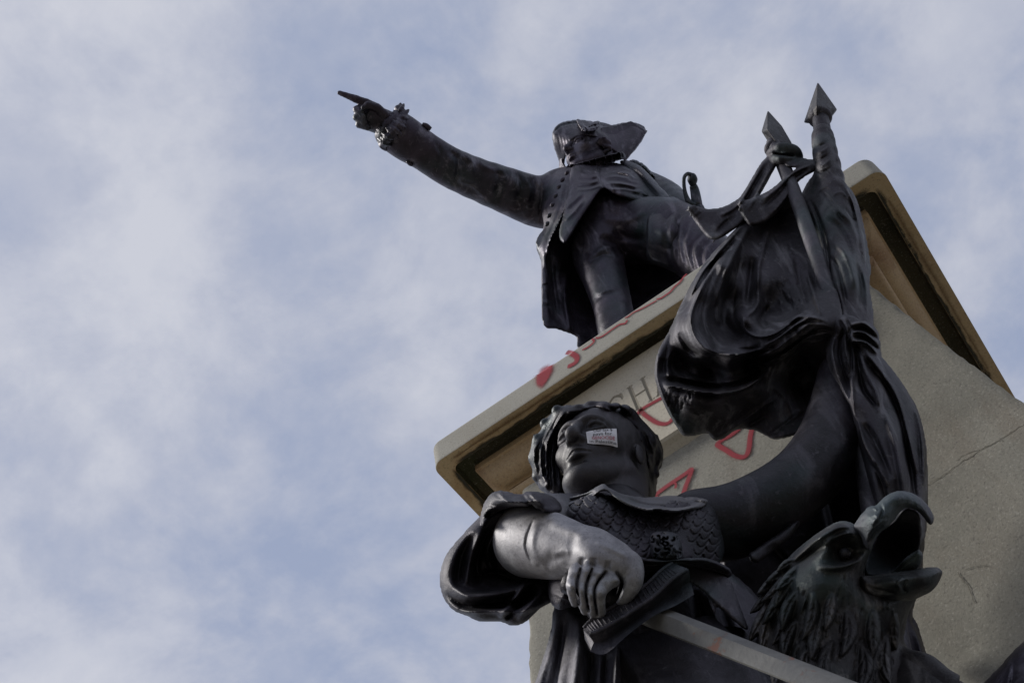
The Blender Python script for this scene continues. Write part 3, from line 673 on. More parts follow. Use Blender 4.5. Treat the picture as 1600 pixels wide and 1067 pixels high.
# ------------------------------------------------------------------ the officer on top
off = thing('officer_statue', 'dark bronze officer in cocked hat standing on the pedestal, arm stretched out pointing left', 'statue', (0, 0, 0))
BO = M['bronze_officer']
def leather(px, py, z): return float(w2c(atZ(px, py, z))[2])
def officer_body():
    c = Clay(515, 1175, 130, 640, 5.55, 7.95, 2.5, .011)
    # legs (breeches and boots), pelvis, torso
    c.blob((968, 356, 6.96), (62, 52, .22), 25, .05)
    c.tube([(958, 365, 6.95), (934, 392, 6.80), (944, 432, 6.60), (956, 474, 6.36), (966, 520, 6.10), (980, 560, 5.88)], [46, 37, 31, 27, 27, 25], .05, 3)
    c.tube([(980, 560, 5.88), (955, 582, 5.70)], [25, 18], .03)
    c.tube([(990, 362, 6.95), (1020, 360, 6.80), (1056, 368, 6.66), (1092, 394, 6.42), (1126, 424, 6.2), (1150, 470, 5.98), (1165, 520, 5.8)], [46, 47, 48, 43, 37, 32, 30], .05, 3)
    c.tube([(1165, 520, 5.8), (1140, 545, 5.62)], [28, 20], .03)
    c.tube([(928, 312, 7.5), (942, 326, 7.28), (962, 350, 7.06)], [42, 42, 48], .06)
    # neck and head
    c.tube([(926, 275, 7.55), (920, 252, 7.64)], [22, 22], .03)
    # arm, one continuous limb: shoulder, elbow, wrist
    c.tube([(905, 300, 7.5), (846, 318, 7.48), (790, 298, 7.40), (712, 267, 7.33), (668, 240, 7.30), (619, 206, 7.28)], [40, 30, 27, 24, 21, 19], .03, 3)
    # pointing hand
    c.tube([(619, 206, 7.28), (602, 193, 7.27), (586, 186, 7.27)], [19, 20, 21], .015)
    c.blob((583, 184, 7.27), (23, 20, .075), 35, .015)
    c.tube([(588, 170, 7.25), (572, 161.5, 7.24), (556, 155, 7.235), (530.5, 145.5, 7.23)], [9, 7.2, 6.2, 4.2], .008)         # index finger
    for a, b, q, r in (((572, 172), (556.5, 171.5), (566, 183), 6.6), ((573, 182), (556, 183.5), (568, 192), 6.4), ((577, 191), (560, 195), (573, 200), 6.0)):
        c.tube([(a[0] + 8, a[1], 7.24), (b[0] + 1, b[1], 7.22), (q[0] + 2, q[1], 7.19)], [r, r, r * .85], .003)                  # curled fingers
    c.tube([(604, 182, 7.2), (590, 169, 7.18), (575, 164, 7.18), (568, 169, 7.18)], [7.5, 6.8, 6, 5], .006)                       # thumb lying over them
    # folds in the breeches
    c.carve([(930, 395), (950, 385), (968, 388)], 4, -.012, (6.3, 7)); c.carve([(920, 410), (945, 398), (960, 402)], 3, .012, (6.3, 7))
    c.carve([(930, 468), (944, 460), (966, 456)], 3.0, .006, (6.0, 6.6)); c.carve([(930, 462), (946, 454), (964, 451)], 5, -.010, (6.0, 6.6))
    for q in ([(1050, 330), (1046, 365), (1050, 408)], [(1062, 335), (1057, 370), (1062, 415)], [(1078, 345), (1066, 380), (1076, 420)], [(1100, 365), (1080, 390), (1090, 430)], [(1112, 372), (1096, 400), (1104, 438)]):
        c.carve(q, 3.0, .010, (5.9, 6.75)); c.carve([(x + 6, y) for x, y in q], 4, -.007, (5.9, 6.75))
    c.carve([(946, 300), (950, 325), (958, 350)], 2, .008, (6.4, 7.1))
    c.carve([(940, 340), (975, 345), (1010, 330)], 5, -.012, (6.4, 7.1)); c.carve([(958, 360), (985, 372), (1012, 372)], 6, .02, (6.4, 7.1))
    c.carve([(935, 372), (960, 380), (975, 398)], 6, .03, (6.4, 7.1))
    return c.mesh('body', BO, off, 1)
officer_body()
def officer_head():
    c = Clay(862, 965, 196, 280, 7.30, 7.95, 1.0, .0055)
    marks = [((.138, .505, .375), (905, 222)), ((-.138, .505, .375), (885, 229)), ((0, .372, .53), (882, 236)), ((0, .222, .44), (892, 245)), ((0, .04, .385), (893, 258)), ((.335, .44, -.05), (945, 228))]
    fw = np.array([-.88, -.16, -.45]); up = np.array([-.137, -.5, .855]); up = up - fw * (up @ fw) / (fw @ fw); r0 = np.stack([np.cross(up, fw), up, fw]); r0 /= np.linalg.norm(r0, axis=1)[:, None]
    Rr, o, S = fit_head(marks, 7.58, .36, r0, None, 60, 25.0)
    Qh, pxh = build_head(c, Rr, o, S, True)
    qn = [Qh((0, .4, -.16)), Qh((0, .1, -.14))]; c.tube(qn + [(924, 276, 7.52)], [pxh(.24, qn[0]), pxh(.24, qn[1]), 22], .03)
    c.mesh('head', BO, off, 1)
officer_head()
def officer_coat():
    c = Clay(585, 1120, 150, 590, 5.7, 7.95, 2.5, .011)
    # sleeve
    c.tube([(880, 305, 7.50), (848, 317, 7.47), (792, 298, 7.38), (714, 267, 7.31), (670, 241, 7.29), (622, 209, 7.27)], [42, 38, 34, 29.5, 28, 32], .03, 3)
    c.tube([(640, 221, 7.27), (616, 204, 7.27)], [31, 32], .02)
    c.tube([(617, 204, 7.26), (600, 190, 7.26)], [26, 22], .006, sub=True)
    # chest panel with the row of buttonholes, turning into the skirt of the coat
    c.relief([(846, 284), (862, 273), (884, 261), (900, 262), (898, 280), (890, 305), (880, 335), (868, 360), (858, 385), (852, 420), (846, 408), (838, 382), (850, 352), (843, 320)],
             [(870, 272, 7.42), (895, 266, 7.38), (850, 300, 7.40), (885, 300, 7.12), (850, 350, 7.10), (872, 345, 6.88), (845, 385, 6.85), (855, 412, 6.70)], .16, 12, .03)
    # skirt of the coat hanging behind the legs
    c.relief([(852, 356), (837, 379), (846, 406), (845, 454), (849, 508), (872, 515), (901, 527), (903, 545), (940, 560), (1010, 520), (1070, 470), (1080, 430), (1040, 400), (960, 385), (925, 350), (895, 330), (872, 340)],
             [(845, 385, 6.85), (848, 454, 6.52), (852, 505, 6.30), (900, 385, 7.0), (892, 454, 6.78), (900, 525, 6.38), (960, 400, 7.12), (960, 470, 6.85), (1050, 430, 6.8), (1000, 510, 6.5)], .07, 7, .015, n=4)
    # right shoulder and hanging arm of the image
    c.tube([(985, 288, 7.5), (1018, 300, 7.35), (1044, 312, 7.15), (1064, 334, 6.95), (1082, 352, 6.85)], [28, 27, 25, 23, 20], .03, 3)
    c.relief([(968, 252), (990, 254), (1010, 268), (1030, 290), (1046, 308), (1034, 316), (1012, 296), (990, 276)],
             [(975, 258, 7.38), (1000, 274, 7.14), (1030, 298, 6.86), (1042, 310, 6.76), (1012, 292, 6.97)], .12, 7, .012)
    # back of the coat
    c.blob((945, 312, 7.55), (80, 40, .20), 12, .04)
    # sleeve folds
    for q, w_, a in (([(700, 236), (716, 252), (712, 290)], 4, .02), ([(722, 240), (738, 255), (735, 275)], 4, -.02), ([(765, 258), (780, 275), (770, 318)], 4, .014), ([(712, 280), (740, 290), (760, 310)], 4, -.015),
                     ([(800, 268), (815, 290), (800, 330)], 4, .014), ([(830, 278), (838, 300), (828, 340)], 4, .016), ([(818, 272), (828, 300), (815, 335)], 4, -.012), ([(745, 250), (760, 262), (790, 268)], 4, -.016),
                     ([(680, 222), (690, 245), (680, 268)], 3, .010), ([(846, 285), (846, 318), (842, 350)], 3, .02)):
        c.carve(q, w_, a, (6.9, 7.4))
    # coat edge, folds in the skirt and its facing
    c.carve([(899, 268), (893, 295), (884, 325), (872, 350), (860, 375), (854, 400)], 2.2, -.028, (6.4, 7.5)); c.carve([(904, 272), (898, 298), (889, 328), (877, 352)], 3, .03, (6.4, 7.5))
    c.carve([(888, 278), (880, 310), (870, 340), (858, 366)], 2, .007, (6.4, 7.5))
    c.carve([(862, 400), (864, 440), (872, 500)], 5, .03, (6.1, 6.85)); c.carve([(852, 400), (853, 450), (858, 505)], 5, -.015, (6.1, 6.85)); c.carve([(885, 420), (884, 470), (892, 520)], 5, -.03, (6.1, 6.95))
    c.carve([(848, 444), (858, 446)], 1.5, .012, (6.1, 6.85)); c.carve([(848, 476), (860, 478)], 1.5, .012, (6.1, 6.85)); c.carve([(985, 262), (1006, 285), (1030, 308)], 3, .016, (6.7, 7.5)); c.carve([(994, 260), (1014, 283), (1034, 304)], 3, -.012, (6.7, 7.5))
    return c.mesh('coat', BO, off, 1)
officer_coat()
def waistcoat():
    c = Clay(860, 1055, 245, 395, 6.35, 7.7, 1.5, .008)
    c.relief([(893, 262), (912, 256), (936, 258), (962, 255), (985, 262), (1006, 278), (1024, 296), (1036, 309), (1024, 317), (1004, 316), (980, 311), (958, 303), (945, 295), (934, 303), (920, 324), (905, 346), (888, 374), (880, 380), (874, 366), (880, 330), (888, 295)],
             [(905, 260, 7.38), (936, 264, 7.34), (970, 262, 7.34), (936, 280, 7.05), (944, 294, 6.84), (905, 300, 6.97), (900, 340, 6.72), (884, 372, 6.58), (980, 280, 7.03), (985, 308, 6.84), (1000, 300, 6.92), (1026, 316, 6.79)], .13, 8, .01, n=4)
    c.carve([(934, 262), (936, 272), (939, 283), (944, 294)], 1.3, .008, (6.5, 7.5), taper=False)
    c.carve([(931, 262), (933, 272), (936, 283), (941, 294)], 2, -.006, (6.5, 7.5), taper=False)
    for q in ([(908, 268), (925, 272), (935, 270)], [(904, 280), (922, 282), (937, 278)], [(902, 293), (920, 292), (940, 286)], [(940, 275), (962, 272), (985, 276)], [(942, 284), (968, 283), (998, 290)], [(950, 292), (980, 293), (1010, 303)], [(962, 265), (980, 268), (996, 278)]):
        c.carve(q, 2.0, .008, (6.4, 7.5)); c.carve([(x, y + 3.5) for x, y in q], 2.2, -.009, (6.4, 7.5))
    c.carve([(886, 330), (900, 318), (914, 305)], 3, .012, (6.4, 7.3)); c.carve([(882, 345), (898, 330), (912, 312)], 3, -.012, (6.4, 7.3)); c.carve([(985, 300), (1005, 306), (1022, 316)], 2, .010, (6.5, 7.3))
    c.carve([(990, 297), (1004, 300), (1012, 308)], 2, -.014, (6.5, 7.3))
    return c.mesh('waistcoat', BO, off, 1)
waistcoat()
def hat():
    c = Clay(855, 1025, 178, 285, 7.3, 8.05, 1.5, .009)
    c.relief([(873, 275), (874, 254), (867, 234), (863, 213), (866, 201), (875, 193), (888, 189), (905, 188), (925, 190), (943, 198), (964, 196.5), (984, 190), (986.5, 190), (999, 197), (1010, 204), (1011, 206), (996, 229), (978, 251), (975, 251), (963, 240), (948, 228), (934, 216), (915, 212), (900, 215), (889, 226), (884, 246), (880, 262)],
             [(873, 272, 7.84), (872, 240, 7.72), (866, 212, 7.68), (876, 196, 7.72), (905, 190, 7.78), (903, 212, 7.56), (886, 230, 7.60), (930, 205, 7.62), (945, 200, 7.78), (985, 192, 7.92), (1009, 205, 7.88), (977, 249, 7.68), (958, 225, 7.64)], .05, 2.5, .006, n=2)
    c.relief([(877, 248), (884, 260), (887, 269), (880, 273), (872.5, 277), (873, 266), (875, 256)], [(878, 252, 7.70), (885, 267, 7.68), (874, 275, 7.76)], .04, 2.5, .006, n=2)
    c.blob((922, 222, 7.92), (48, 30, .16), -10, .03)                          # crown
    c.relief([(905, 196), (945, 198), (986, 191), (1010, 206), (978, 249), (950, 240), (930, 225)], [(905, 196, 7.96), (986, 192, 7.96), (1008, 206, 7.94), (978, 247, 7.82), (940, 225, 7.91)], .05, 4, .012, n=3)
    c.carve([(866, 206), (876, 197), (890, 193), (904, 192)], 1.2, .010, (7.4, 7.8), taper=False); c.carve([(945, 203), (965, 201), (986, 195), (1006, 205)], 1.3, .010, (7.4, 8), taper=False)
    c.carve([(1006, 207), (992, 229), (977, 247)], 1.3, .009, (7.4, 8), taper=False)
    for i in range(7): c.carve([(870 + i * 5, 205 + i), (874 + i * 5, 220 + i), (878 + i * 4, 240)], 1.6, .0035, (7.4, 7.8))
    return c.mesh('hat', BO, off, 1)
hat()
bm = bmesh.new(); fr, bk = [], []        # the wing of the hat that juts out to the right: a flat, crisp-edged brim
for q in [(938, 200, 7.72), (964, 196.5, 7.83), (986, 189.5, 7.93), (1011.5, 205, 7.92), (978, 252, 7.70), (957, 236, 7.64), (940, 222, 7.62)]:
    fr.append(bm.verts.new(P(q[0], q[1], q[2] - .035))); bk.append(bm.verts.new(P(q[0], q[1], q[2] + .02)))
bm.faces.new(fr); bm.faces.new(bk[::-1])
for i in range(7): bm.faces.new((fr[i], bk[i], bk[(i + 1) % 7], fr[(i + 1) % 7]))
bmesh.ops.triangulate(bm, faces=[f for f in bm.faces if len(f.verts) > 4]); bmesh.ops.bevel(bm, geom=[e for e in bm.edges if e.calc_face_angle(0) > .6], offset=.007, segments=2, affect='EDGES')
from_bm('hat_brim', bm, BO, off, False)
def frills(name, pts, r, n, seed, parent, mat, su=1.3):
    """a crimped strip of cloth: a wavy band set along a line (px,py,d), folded back and forth"""
    g = np.random.default_rng(seed); p = spline(pts, 10); L = np.r_[0, np.cumsum(np.linalg.norm(np.diff(p[:, :2], axis=0), axis=1))]
    lo = p.min(0) - [r * 2.6, r * 2.6, .14]; hi = p.max(0) + [r * 2.6, r * 2.6, .14]
    c = Clay(lo[0], hi[0], lo[1], hi[1], lo[2], hi[2], su, .006)
    T = np.gradient(p[:, :2], axis=0); T /= np.linalg.norm(T, axis=1)[:, None] + 1e-9; N = np.c_[-T[:, 1], T[:, 0]]
    c.tube([tuple(q) for q in p], [r * .55] * len(p), .01)
    ts = np.linspace(0, L[-1], n)
    for i, t in enumerate(ts):
        q = [np.interp(t, L, p[:, k]) for k in range(3)]; nn = np.array([np.interp(t, L, N[:, 0]), np.interp(t, L, N[:, 1])]); tt = np.array([nn[1], -nn[0]])
        a = g.uniform(.75, 1.25) * r; w_ = g.uniform(-.5, .5) * r
        A = np.array(q[:2]) - nn * a + tt * w_; B_ = np.array(q[:2]) + nn * a - tt * w_ * .6; mid = np.array(q[:2]) + tt * g.uniform(-.4, .4) * r
        c.tube([(A[0], A[1], q[2] + .015), (mid[0], mid[1], q[2] - .02 - .012 * (i % 2)), (B_[0], B_[1], q[2] + .01)], [r * .22, r * .40, r * .24], .005, 3)
    return c.mesh(name, mat, parent, 1)
frills('cuff_ruffle', [(622, 170, 7.27), (630, 179, 7.22), (627, 190, 7.17), (619, 201, 7.14), (610, 211, 7.14), (603, 221, 7.17), (598, 227, 7.23)], 10, 13, 3, off, BO)
def boot():
    c = Clay(1000, 1140, 298, 445, 6.1, 6.95, 1.6, .008)
    c.relief([(1024, 319), (1044, 308), (1060, 311), (1076, 324), (1084, 342), (1074, 352), (1060, 374), (1053, 398), (1056, 420), (1036, 414), (1014, 409), (1010, 386), (1010, 350), (1014, 330)],
             [(1020, 330, 6.66), (1046, 312, 6.72), (1075, 335, 6.64), (1012, 380, 6.54), (1020, 404, 6.56), (1036, 360, 6.44), (1052, 412, 6.48), (1060, 350, 6.47)], .10, 7, .01, n=3)
    c.carve([(1014, 335), (1013, 370), (1017, 404), (1050, 414)], 1.6, -.010, (6.1, 6.9)); c.carve([(1045, 318), (1040, 350), (1044, 392)], 5, .012, (6.1, 6.9)); c.carve([(1058, 322), (1050, 352), (1050, 390)], 5, -.012, (6.1, 6.9))
    c.mesh('boot_cuff', BO, off, 1)
boot()
def curls(name, spots, dr, seed, r=5.0, tube=2.2):
    """locks and lace: little arcs of cast metal curling round one another"""
    g = np.random.default_rng(seed); sp = np.array(spots, float); c = Clay(sp[:, 0].min() - 12, sp[:, 0].max() + 12, sp[:, 1].min() - 12, sp[:, 1].max() + 12, dr[0], dr[1], 1.0, .005)
    for x, y, d, k in sp:
        c.blob((x, y, d + .02), (r * .9, r * .9, .03), 0, .008)
        for i in range(int(k)):
            a0 = g.uniform(0, 6.28); a1 = a0 + g.uniform(2.0, 4.2) * g.choice([-1, 1]); rr = r * g.uniform(.55, 1.15); ox, oy = g.normal(0, r * .55, 2)
            c.tube([(x + ox + rr * math.cos(a), y + oy + rr * .8 * math.sin(a), d - .012 - .02 * g.random()) for a in np.linspace(a0, a1, 6)], [tube * v for v in (.6, 1, 1.1, 1.1, 1, .6)], .009)
    return c.mesh(name, BO, off, 1)
def ruffled(name, poly, ctrl, T, seed, n, amp, wd, dr, ang, length):
    """a small piece of gathered cloth: relief with many crimp lines across it"""
    pg = np.array(poly, float); g = np.random.default_rng(seed); lo, hi = pg.min(0) - 6, pg.max(0) + 6
    c = Clay(lo[0], hi[0], lo[1], hi[1], dr[0], dr[1], 1.2, .006); c.relief(poly, ctrl, T, 4, .008, n=3, back=.03)
    for i in range(n):
        x, y = g.uniform(lo[0] + 6, hi[0] - 6), g.uniform(lo[1] + 6, hi[1] - 6); a = math.radians(ang + g.normal(0, 28)); l = length * g.uniform(.6, 1.3)
        q = [(x - l * math.cos(a), y - l * math.sin(a)), (x + g.normal(0, 1.2), y + g.normal(0, 1.2)), (x + l * math.cos(a), y + l * math.sin(a))]
        c.carve(q, wd, amp * g.uniform(.5, 1.2), dr); c.carve([(u + 2.2, v + 1) for u, v in q], wd, -amp * g.uniform(.4, .9), dr)
    return c.mesh(name, BO, off, 1)
def cravat():
    c = Clay(872, 990, 230, 282, 7.2, 7.75, 1.1, .0055); g = np.random.default_rng(5)
    c.relief([(884, 267), (892, 259), (906, 254), (924, 249), (942, 244), (958, 240), (972, 240), (977, 247), (962, 252), (944, 255), (925, 259), (908, 266), (894, 272)], [(888, 264, 7.46), (920, 254, 7.43), (950, 246, 7.43), (975, 244, 7.48)], .08, 4, .008, n=3, back=.03)
    for i in range(15):
        t = i / 14; x, y = 888 + 84 * t, 263 - 21 * t + 4 * math.sin(3 * t); a = math.radians(g.uniform(55, 125) + (180 if i % 2 else 0)); l = g.uniform(8, 12)
        leaf_px = (x - l * .5 * math.cos(a), y - l * .5 * math.sin(a)), (x + l * .7 * math.cos(a), y + l * .7 * math.sin(a))
        d_ = 7.40 + .03 * abs(t - .5); T_ = .03
        A_, B_ = np.array(leaf_px[0]), np.array(leaf_px[1]); dd = (B_ - A_) / np.linalg.norm(B_ - A_); nn = np.array([-dd[1], dd[0]]); w = g.uniform(3.4, 5)
        pg = [A_ + nn * w * .5, (A_ + B_) / 2 + nn * w, B_ + nn * w * .7, B_ - nn * w * .7, (A_ + B_) / 2 - nn * w, A_ - nn * w * .5]
        c.relief(pg, [(*A_, d_ + .02), (*((A_ + B_) / 2 + nn * w), d_ - .01), (*((A_ + B_) / 2 - nn * w), d_ + .02), (*B_, d_ - .03)], T_, 2.6, .004, n=3, back=.012)
        c.carve([A_, (A_ + B_) / 2, B_], 1.0, .012, (7.2, 7.6))
    c.mesh('cravat', BO, off, 1)
cravat()
curls('hair', [(941, 221, 7.56, 3), (948, 226, 7.55, 4), (949, 234, 7.53, 3)], (7.38, 7.7), 9, 4.5, 2.4)
ruffled('cockade', [(900, 187), (908, 188), (914, 196), (922, 196), (928, 190), (937, 190), (937, 197), (930, 204), (920, 206), (910, 205), (904, 197)], [(903, 191, 7.60), (914, 200, 7.50), (926, 199, 7.52), (935, 193, 7.6)], .06, 6, 16, .012, 1.2, (7.3, 7.75), 40, 5)
ruffled('epaulette', [(982, 252), (992, 250), (1004, 256), (1014, 264), (1023, 276), (1016, 276), (1008, 272), (996, 266), (986, 260)], [(985, 254, 7.40), (1005, 262, 7.32), (1020, 274, 7.26)], .08, 7, 22, .014, 1.2, (7.05, 7.6), 65, 6)
for i, (x, y) in enumerate([(886, 270), (879, 281), (873, 292), (868, 306), (863, 320), (858, 337), (855, 350)]):     # buttonholes down the coat front
    d = np.interp(y, [262, 300, 350], [7.34, 7.15, 6.90]) - .10
    tube_mesh('button', [P(x - 2.4, y + 3.2, d), P(x, y, d - .005), P(x + 2.4, y - 3.2, d)], [.006, .012, .006], BO, off, 8, 3)
tube_mesh('button', [P(660, 194, 7.24), P(666, 197, 7.24), P(673, 202, 7.24)], [.010, .016, .012], BO, off, 8, 3)
tube_mesh('button', [P(636, 252, 7.24), P(641, 256, 7.24), P(645, 258, 7.24)], [.010, .014, .010], BO, off, 8, 3)
# sword at his hip: only the hilt rises above the leg
sw = thing('officer_sword', 'small bronze sword hilt with rounded pommel behind the officer statue', 'sword', (0, 0, 0))
d = 6.85
tube_mesh('grip', [P(1090, 325, d - .05), P(1086, 300, d), P(1083, 290, d)], [.030, .026, .021], BO, sw, 12, 4)
tube_mesh('pommel', [P(1083, 291, d), P(1082.5, 287, d), P(1082, 281, d), P(1081, 274, d), P(1080.5, 271, d)], [.014, .021, .028, .021, .010], BO, sw, 14, 3)
tube_mesh('knuckle_bow', [P(1081, 273, d), P(1074, 272, d - .02), P(1069, 278, d - .03), P(1069, 292, d - .04), P(1072, 306, d - .05), P(1078, 318, d - .06), P(1090, 324, d - .05)], [.010, .011, .010, .010, .012, .018, .02], BO, sw, 8, 4)
tube_mesh('scabbard', [P(1090, 325, d - .05), P(1140, 420, 6.6), P(1170, 500, 6.3)], [.034, .030, .022], BO, sw, 10, 4)

# ------------------------------------------------------------------ the woman with the sword
wom = thing('woman_statue', 'dark bronze woman in scale bodice below the pedestal inscription, face turned up, gripping a sword', 'statue', (0, 0, 0))
BZ, BS, BC = M['bronze'], M['bronze_skin'], M['bronze_cloth']
def woman_body():
    c = Clay(850, 1360, 500, 900, 3.0, 4.25, 2.2, .008)
    c.tube([(962, 770, 3.68), (955, 806, 3.52)], [42, 50], .04); c.blob((1000, 824, 3.46), (100, 44, .14), 5, .06)                              # upper chest and shoulders
    # left arm: up to the flag staff
    c.tube([(1085, 818, 3.42), (1135, 818, 3.43), (1195, 790, 3.46), (1255, 748, 3.56), (1290, 700, 3.68), (1306, 640, 3.84), (1318, 575, 4.0)], [48, 49, 47, 46, 44, 37, 32], .04, 3)
    c.blob((1322, 545, 4.05), (28, 34, .07), 10, .03)
    return c.mesh('body', BZ, wom, 1)
woman_body()
def woman_head():
    c = Clay(845, 1020, 625, 800, 3.30, 4.15, 1.15, .0055)
    # head, thrown back and turned, on a strong neck
    marks = [((.138, .505, .375), (928, 664)), ((-.138, .505, .375), (880, 687)), ((0, .372, .53), (892.5, 678)), ((0, .222, .44), (905, 700)), ((0, .03, .37), (893, 744)), ((0, .58, .40), (905, 656)), ((.335, .44, -.05), (990, 693))]
    r0 = np.array([[.85, -.40, .33], [.30, -.55, -.30], [-.45, -.2, -.85]]); u_, _, v_ = np.linalg.svd(r0); r0 = u_ @ v_
    Rr, o, S = fit_head(marks, 3.66, .36, r0, [1, 1, 1, 1, .7, .7, .3], 60)
    Qh, pxh = build_head(c, Rr, o, S)
    c.tube([(958, 700, 3.92), (964, 735, 3.80), (964, 770, 3.67), (957, 806, 3.54)], [40, 43, 45, 50], .025, 3)
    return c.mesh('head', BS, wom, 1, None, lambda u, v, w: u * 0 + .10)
wb = woman_head()
def woman_arm():
    c = Clay(770, 1015, 770, 985, 2.6, 3.5, 1.35, .006)
    # shoulder inside the sleeve, elbow towards the left, forearm coming forward to the fist
    c.tube([(885, 815, 3.40), (850, 822, 3.25), (826, 845, 3.08)], [46, 52, 53], .04, 3)
    c.tube([(826, 846, 3.07), (850, 850, 3.0), (880, 857, 2.92), (906, 862, 2.87), (926, 866, 2.84)], [51, 49, 43, 36, 37], .02, 3)
    D = (2.6, 3.15)
    c.carve([(834, 812), (824, 836), (822, 856), (832, 880)], 1.8, .0050, D); c.carve([(842, 810), (833, 836), (832, 858), (842, 884)], 6, -.004, D); c.carve([(858, 816), (890, 828), (915, 842)], 9, -.006, D); c.carve([(902, 832), (895, 856), (888, 888)], 9, .006, D); c.carve([(850, 884), (868, 870), (888, 866)], 9, .005, D); c.carve([(862, 868), (880, 862), (896, 862)], 6, -.004, D)
    # fist round the grip: back of the hand, knuckles, four fingers, thumb
    c.blob((940, 870, 2.81), (42, 31, .075), 22, .03); c.blob((966, 882, 2.80), (31, 30, .07), 35, .03)
    K = ((902, 889), (918, 887), (938, 890), (963, 900)); PP = ((894, 914), (908, 920), (922.5, 927), (936, 924)); TT = ((898, 942), (914, 954), (929, 963), (940, 967)); RR = (9.5, 10.2, 10.6, 11.5)
    for (kx, ky), (px_, py_), (tx, ty), r in zip(K, PP, TT, RR):
        c.tube([(kx, ky, 2.752), (px_, py_, 2.705), (tx, ty, 2.735)], [r + 1.5, r, r * .68], .004, 3)
        c.blob((kx - 2, ky + 3, 2.735), (8, 7, .028), 0, .012); c.blob((px_, py_, 2.70), (r * .8, r * .8, .022), 0, .006)
    for q in ([(908, 885), (901, 912), (906, 946)], [(926, 885), (915, 918), (921, 957)], [(948, 890), (929, 920), (934, 964)]): c.carve(q, 1.9, .016, (2.6, 2.80)); c.carve([(q[0][0] + 3, q[0][1] - 14), (q[0][0] + 1, q[0][1] - 4), q[0]], 4, .006, (2.6, 2.85))
    c.tube([(985, 880, 2.78), (988, 908, 2.745), (972, 936, 2.745)], [19, 15, 11], .01, 3)
    c.carve([(962, 892), (972, 912), (962, 940)], 2.2, .016, (2.6, 2.8)); c.carve([(930, 846), (958, 858), (985, 872)], 5, -.004, (2.6, 2.85))
    return c.mesh('arm', BS, wom, 1, None, lambda u, v, w: np.clip((3.30 - w) / .2, .1, 1))  # painted light: paler towards the front, full on forearm and fist
woman_arm()
def hair():
    c = Clay(822, 1042, 622, 800, 3.45, 4.15, 1.7, .008)
    c.relief([(852, 770), (843, 763), (838, 738), (831, 712), (834, 688), (845, 672), (855, 656), (870, 639), (887, 633), (904, 636), (921, 633), (945, 631), (972, 634), (985, 641), (997, 659), (1011, 674), (1028, 688), (1034, 706), (1033, 722), (1027, 736), (1026, 757), (1021, 780), (998, 784), (992, 740), (989, 712), (984, 688), (968, 673), (952, 659), (942, 643), (925, 639), (905, 646), (890, 656), (876, 672), (870, 694), (873, 722), (880, 742), (888, 764), (880, 786), (862, 784)],
             [(850, 765, 3.74), (838, 710, 3.82), (860, 660, 3.86), (880, 645, 3.82), (920, 636, 3.80), (950, 640, 3.84), (990, 660, 3.88), (1020, 690, 3.92), (1025, 740, 3.90), (1005, 770, 3.82), (985, 690, 3.82), (866, 700, 3.80), (878, 760, 3.74)], .24, 16, .012, n=4)
    c.blob((935, 680, 3.98), (88, 48, .16), 8, .03)
    c.blob((978, 638, 3.76), (9, 6, .04), 20, .01); c.blob((962, 634, 3.74), (8, 5, .04), 0, .01); c.blob((945, 633, 3.74), (9, 6, .04), 0, .01)
    g = np.random.default_rng(4)
    L = [[(880, 640), (862, 665), (850, 700), (852, 760)], [(890, 640), (870, 668), (858, 705), (862, 765)], [(868, 648), (850, 680), (840, 715), (846, 755)], [(900, 642), (876, 668), (866, 710), (872, 760)],
         [(958, 645), (985, 662), (1008, 685), (1018, 715)], [(955, 652), (985, 675), (1004, 700), (1012, 740)], [(970, 640), (1000, 668), (1024, 700), (1022, 735)], [(962, 660), (988, 690), (1002, 725), (1010, 770)], [(968, 668), (990, 700), (998, 740), (1000, 775)], [(1000, 660), (1024, 690), (1030, 715), (1020, 745)],
         [(905, 636), (920, 640), (935, 636)], [(920, 635), (940, 640), (960, 650)]]
    for q in L:
        q = [(x + g.normal(0, 1), y + g.normal(0, 1)) for x, y in q]
        c.carve(q, 2.4, .018, (3.45, 4.0)); c.carve([(x + 5, y) for x, y in q], 3.2, -.014, (3.45, 4.0))
    for i in range(70):
        side = g.random() < .5
        if side: x, y = g.uniform(836, 872), g.uniform(648, 740); q = [(x, y), (x - 6 + g.normal(0, 3), y + 12), (x - 5 + g.normal(0, 3), y + 26), (x - 1 + g.normal(0, 3), y + 38)]
        else: x, y = g.uniform(950, 1022), g.uniform(640, 735); q = [(x, y), (x + 8 + g.normal(0, 3), y + 9), (x + 12 + g.normal(0, 3), y + 22), (x + 12 + g.normal(0, 3), y + 36)]
        c.carve(q, g.uniform(1.6, 3.0), g.choice([-.006, .006]), (3.45, 4.0))
    for x, y, r in ((842, 690, 12), (836, 718, 11), (842, 745, 10), (856, 664, 12), (873, 645, 12), (1014, 688, 12), (1026, 712, 11), (1020, 740, 10), (998, 668, 12), (985, 650, 11), (905, 640, 10), (925, 637, 10)):
        d_ = c.front(x, y)
        if d_: c.blob((x, y, d_ + .018), (r * 1.1, r * .9, .022), g.uniform(0, 90), .04)
    c.carve([(838, 690), (834, 715), (842, 748)], 4, -.02, (3.45, 4)); c.carve([(845, 735), (850, 750), (856, 775)], 3, -.02, (3.45, 4))
    return c.mesh('hair', BZ, wom, 1)
hair()
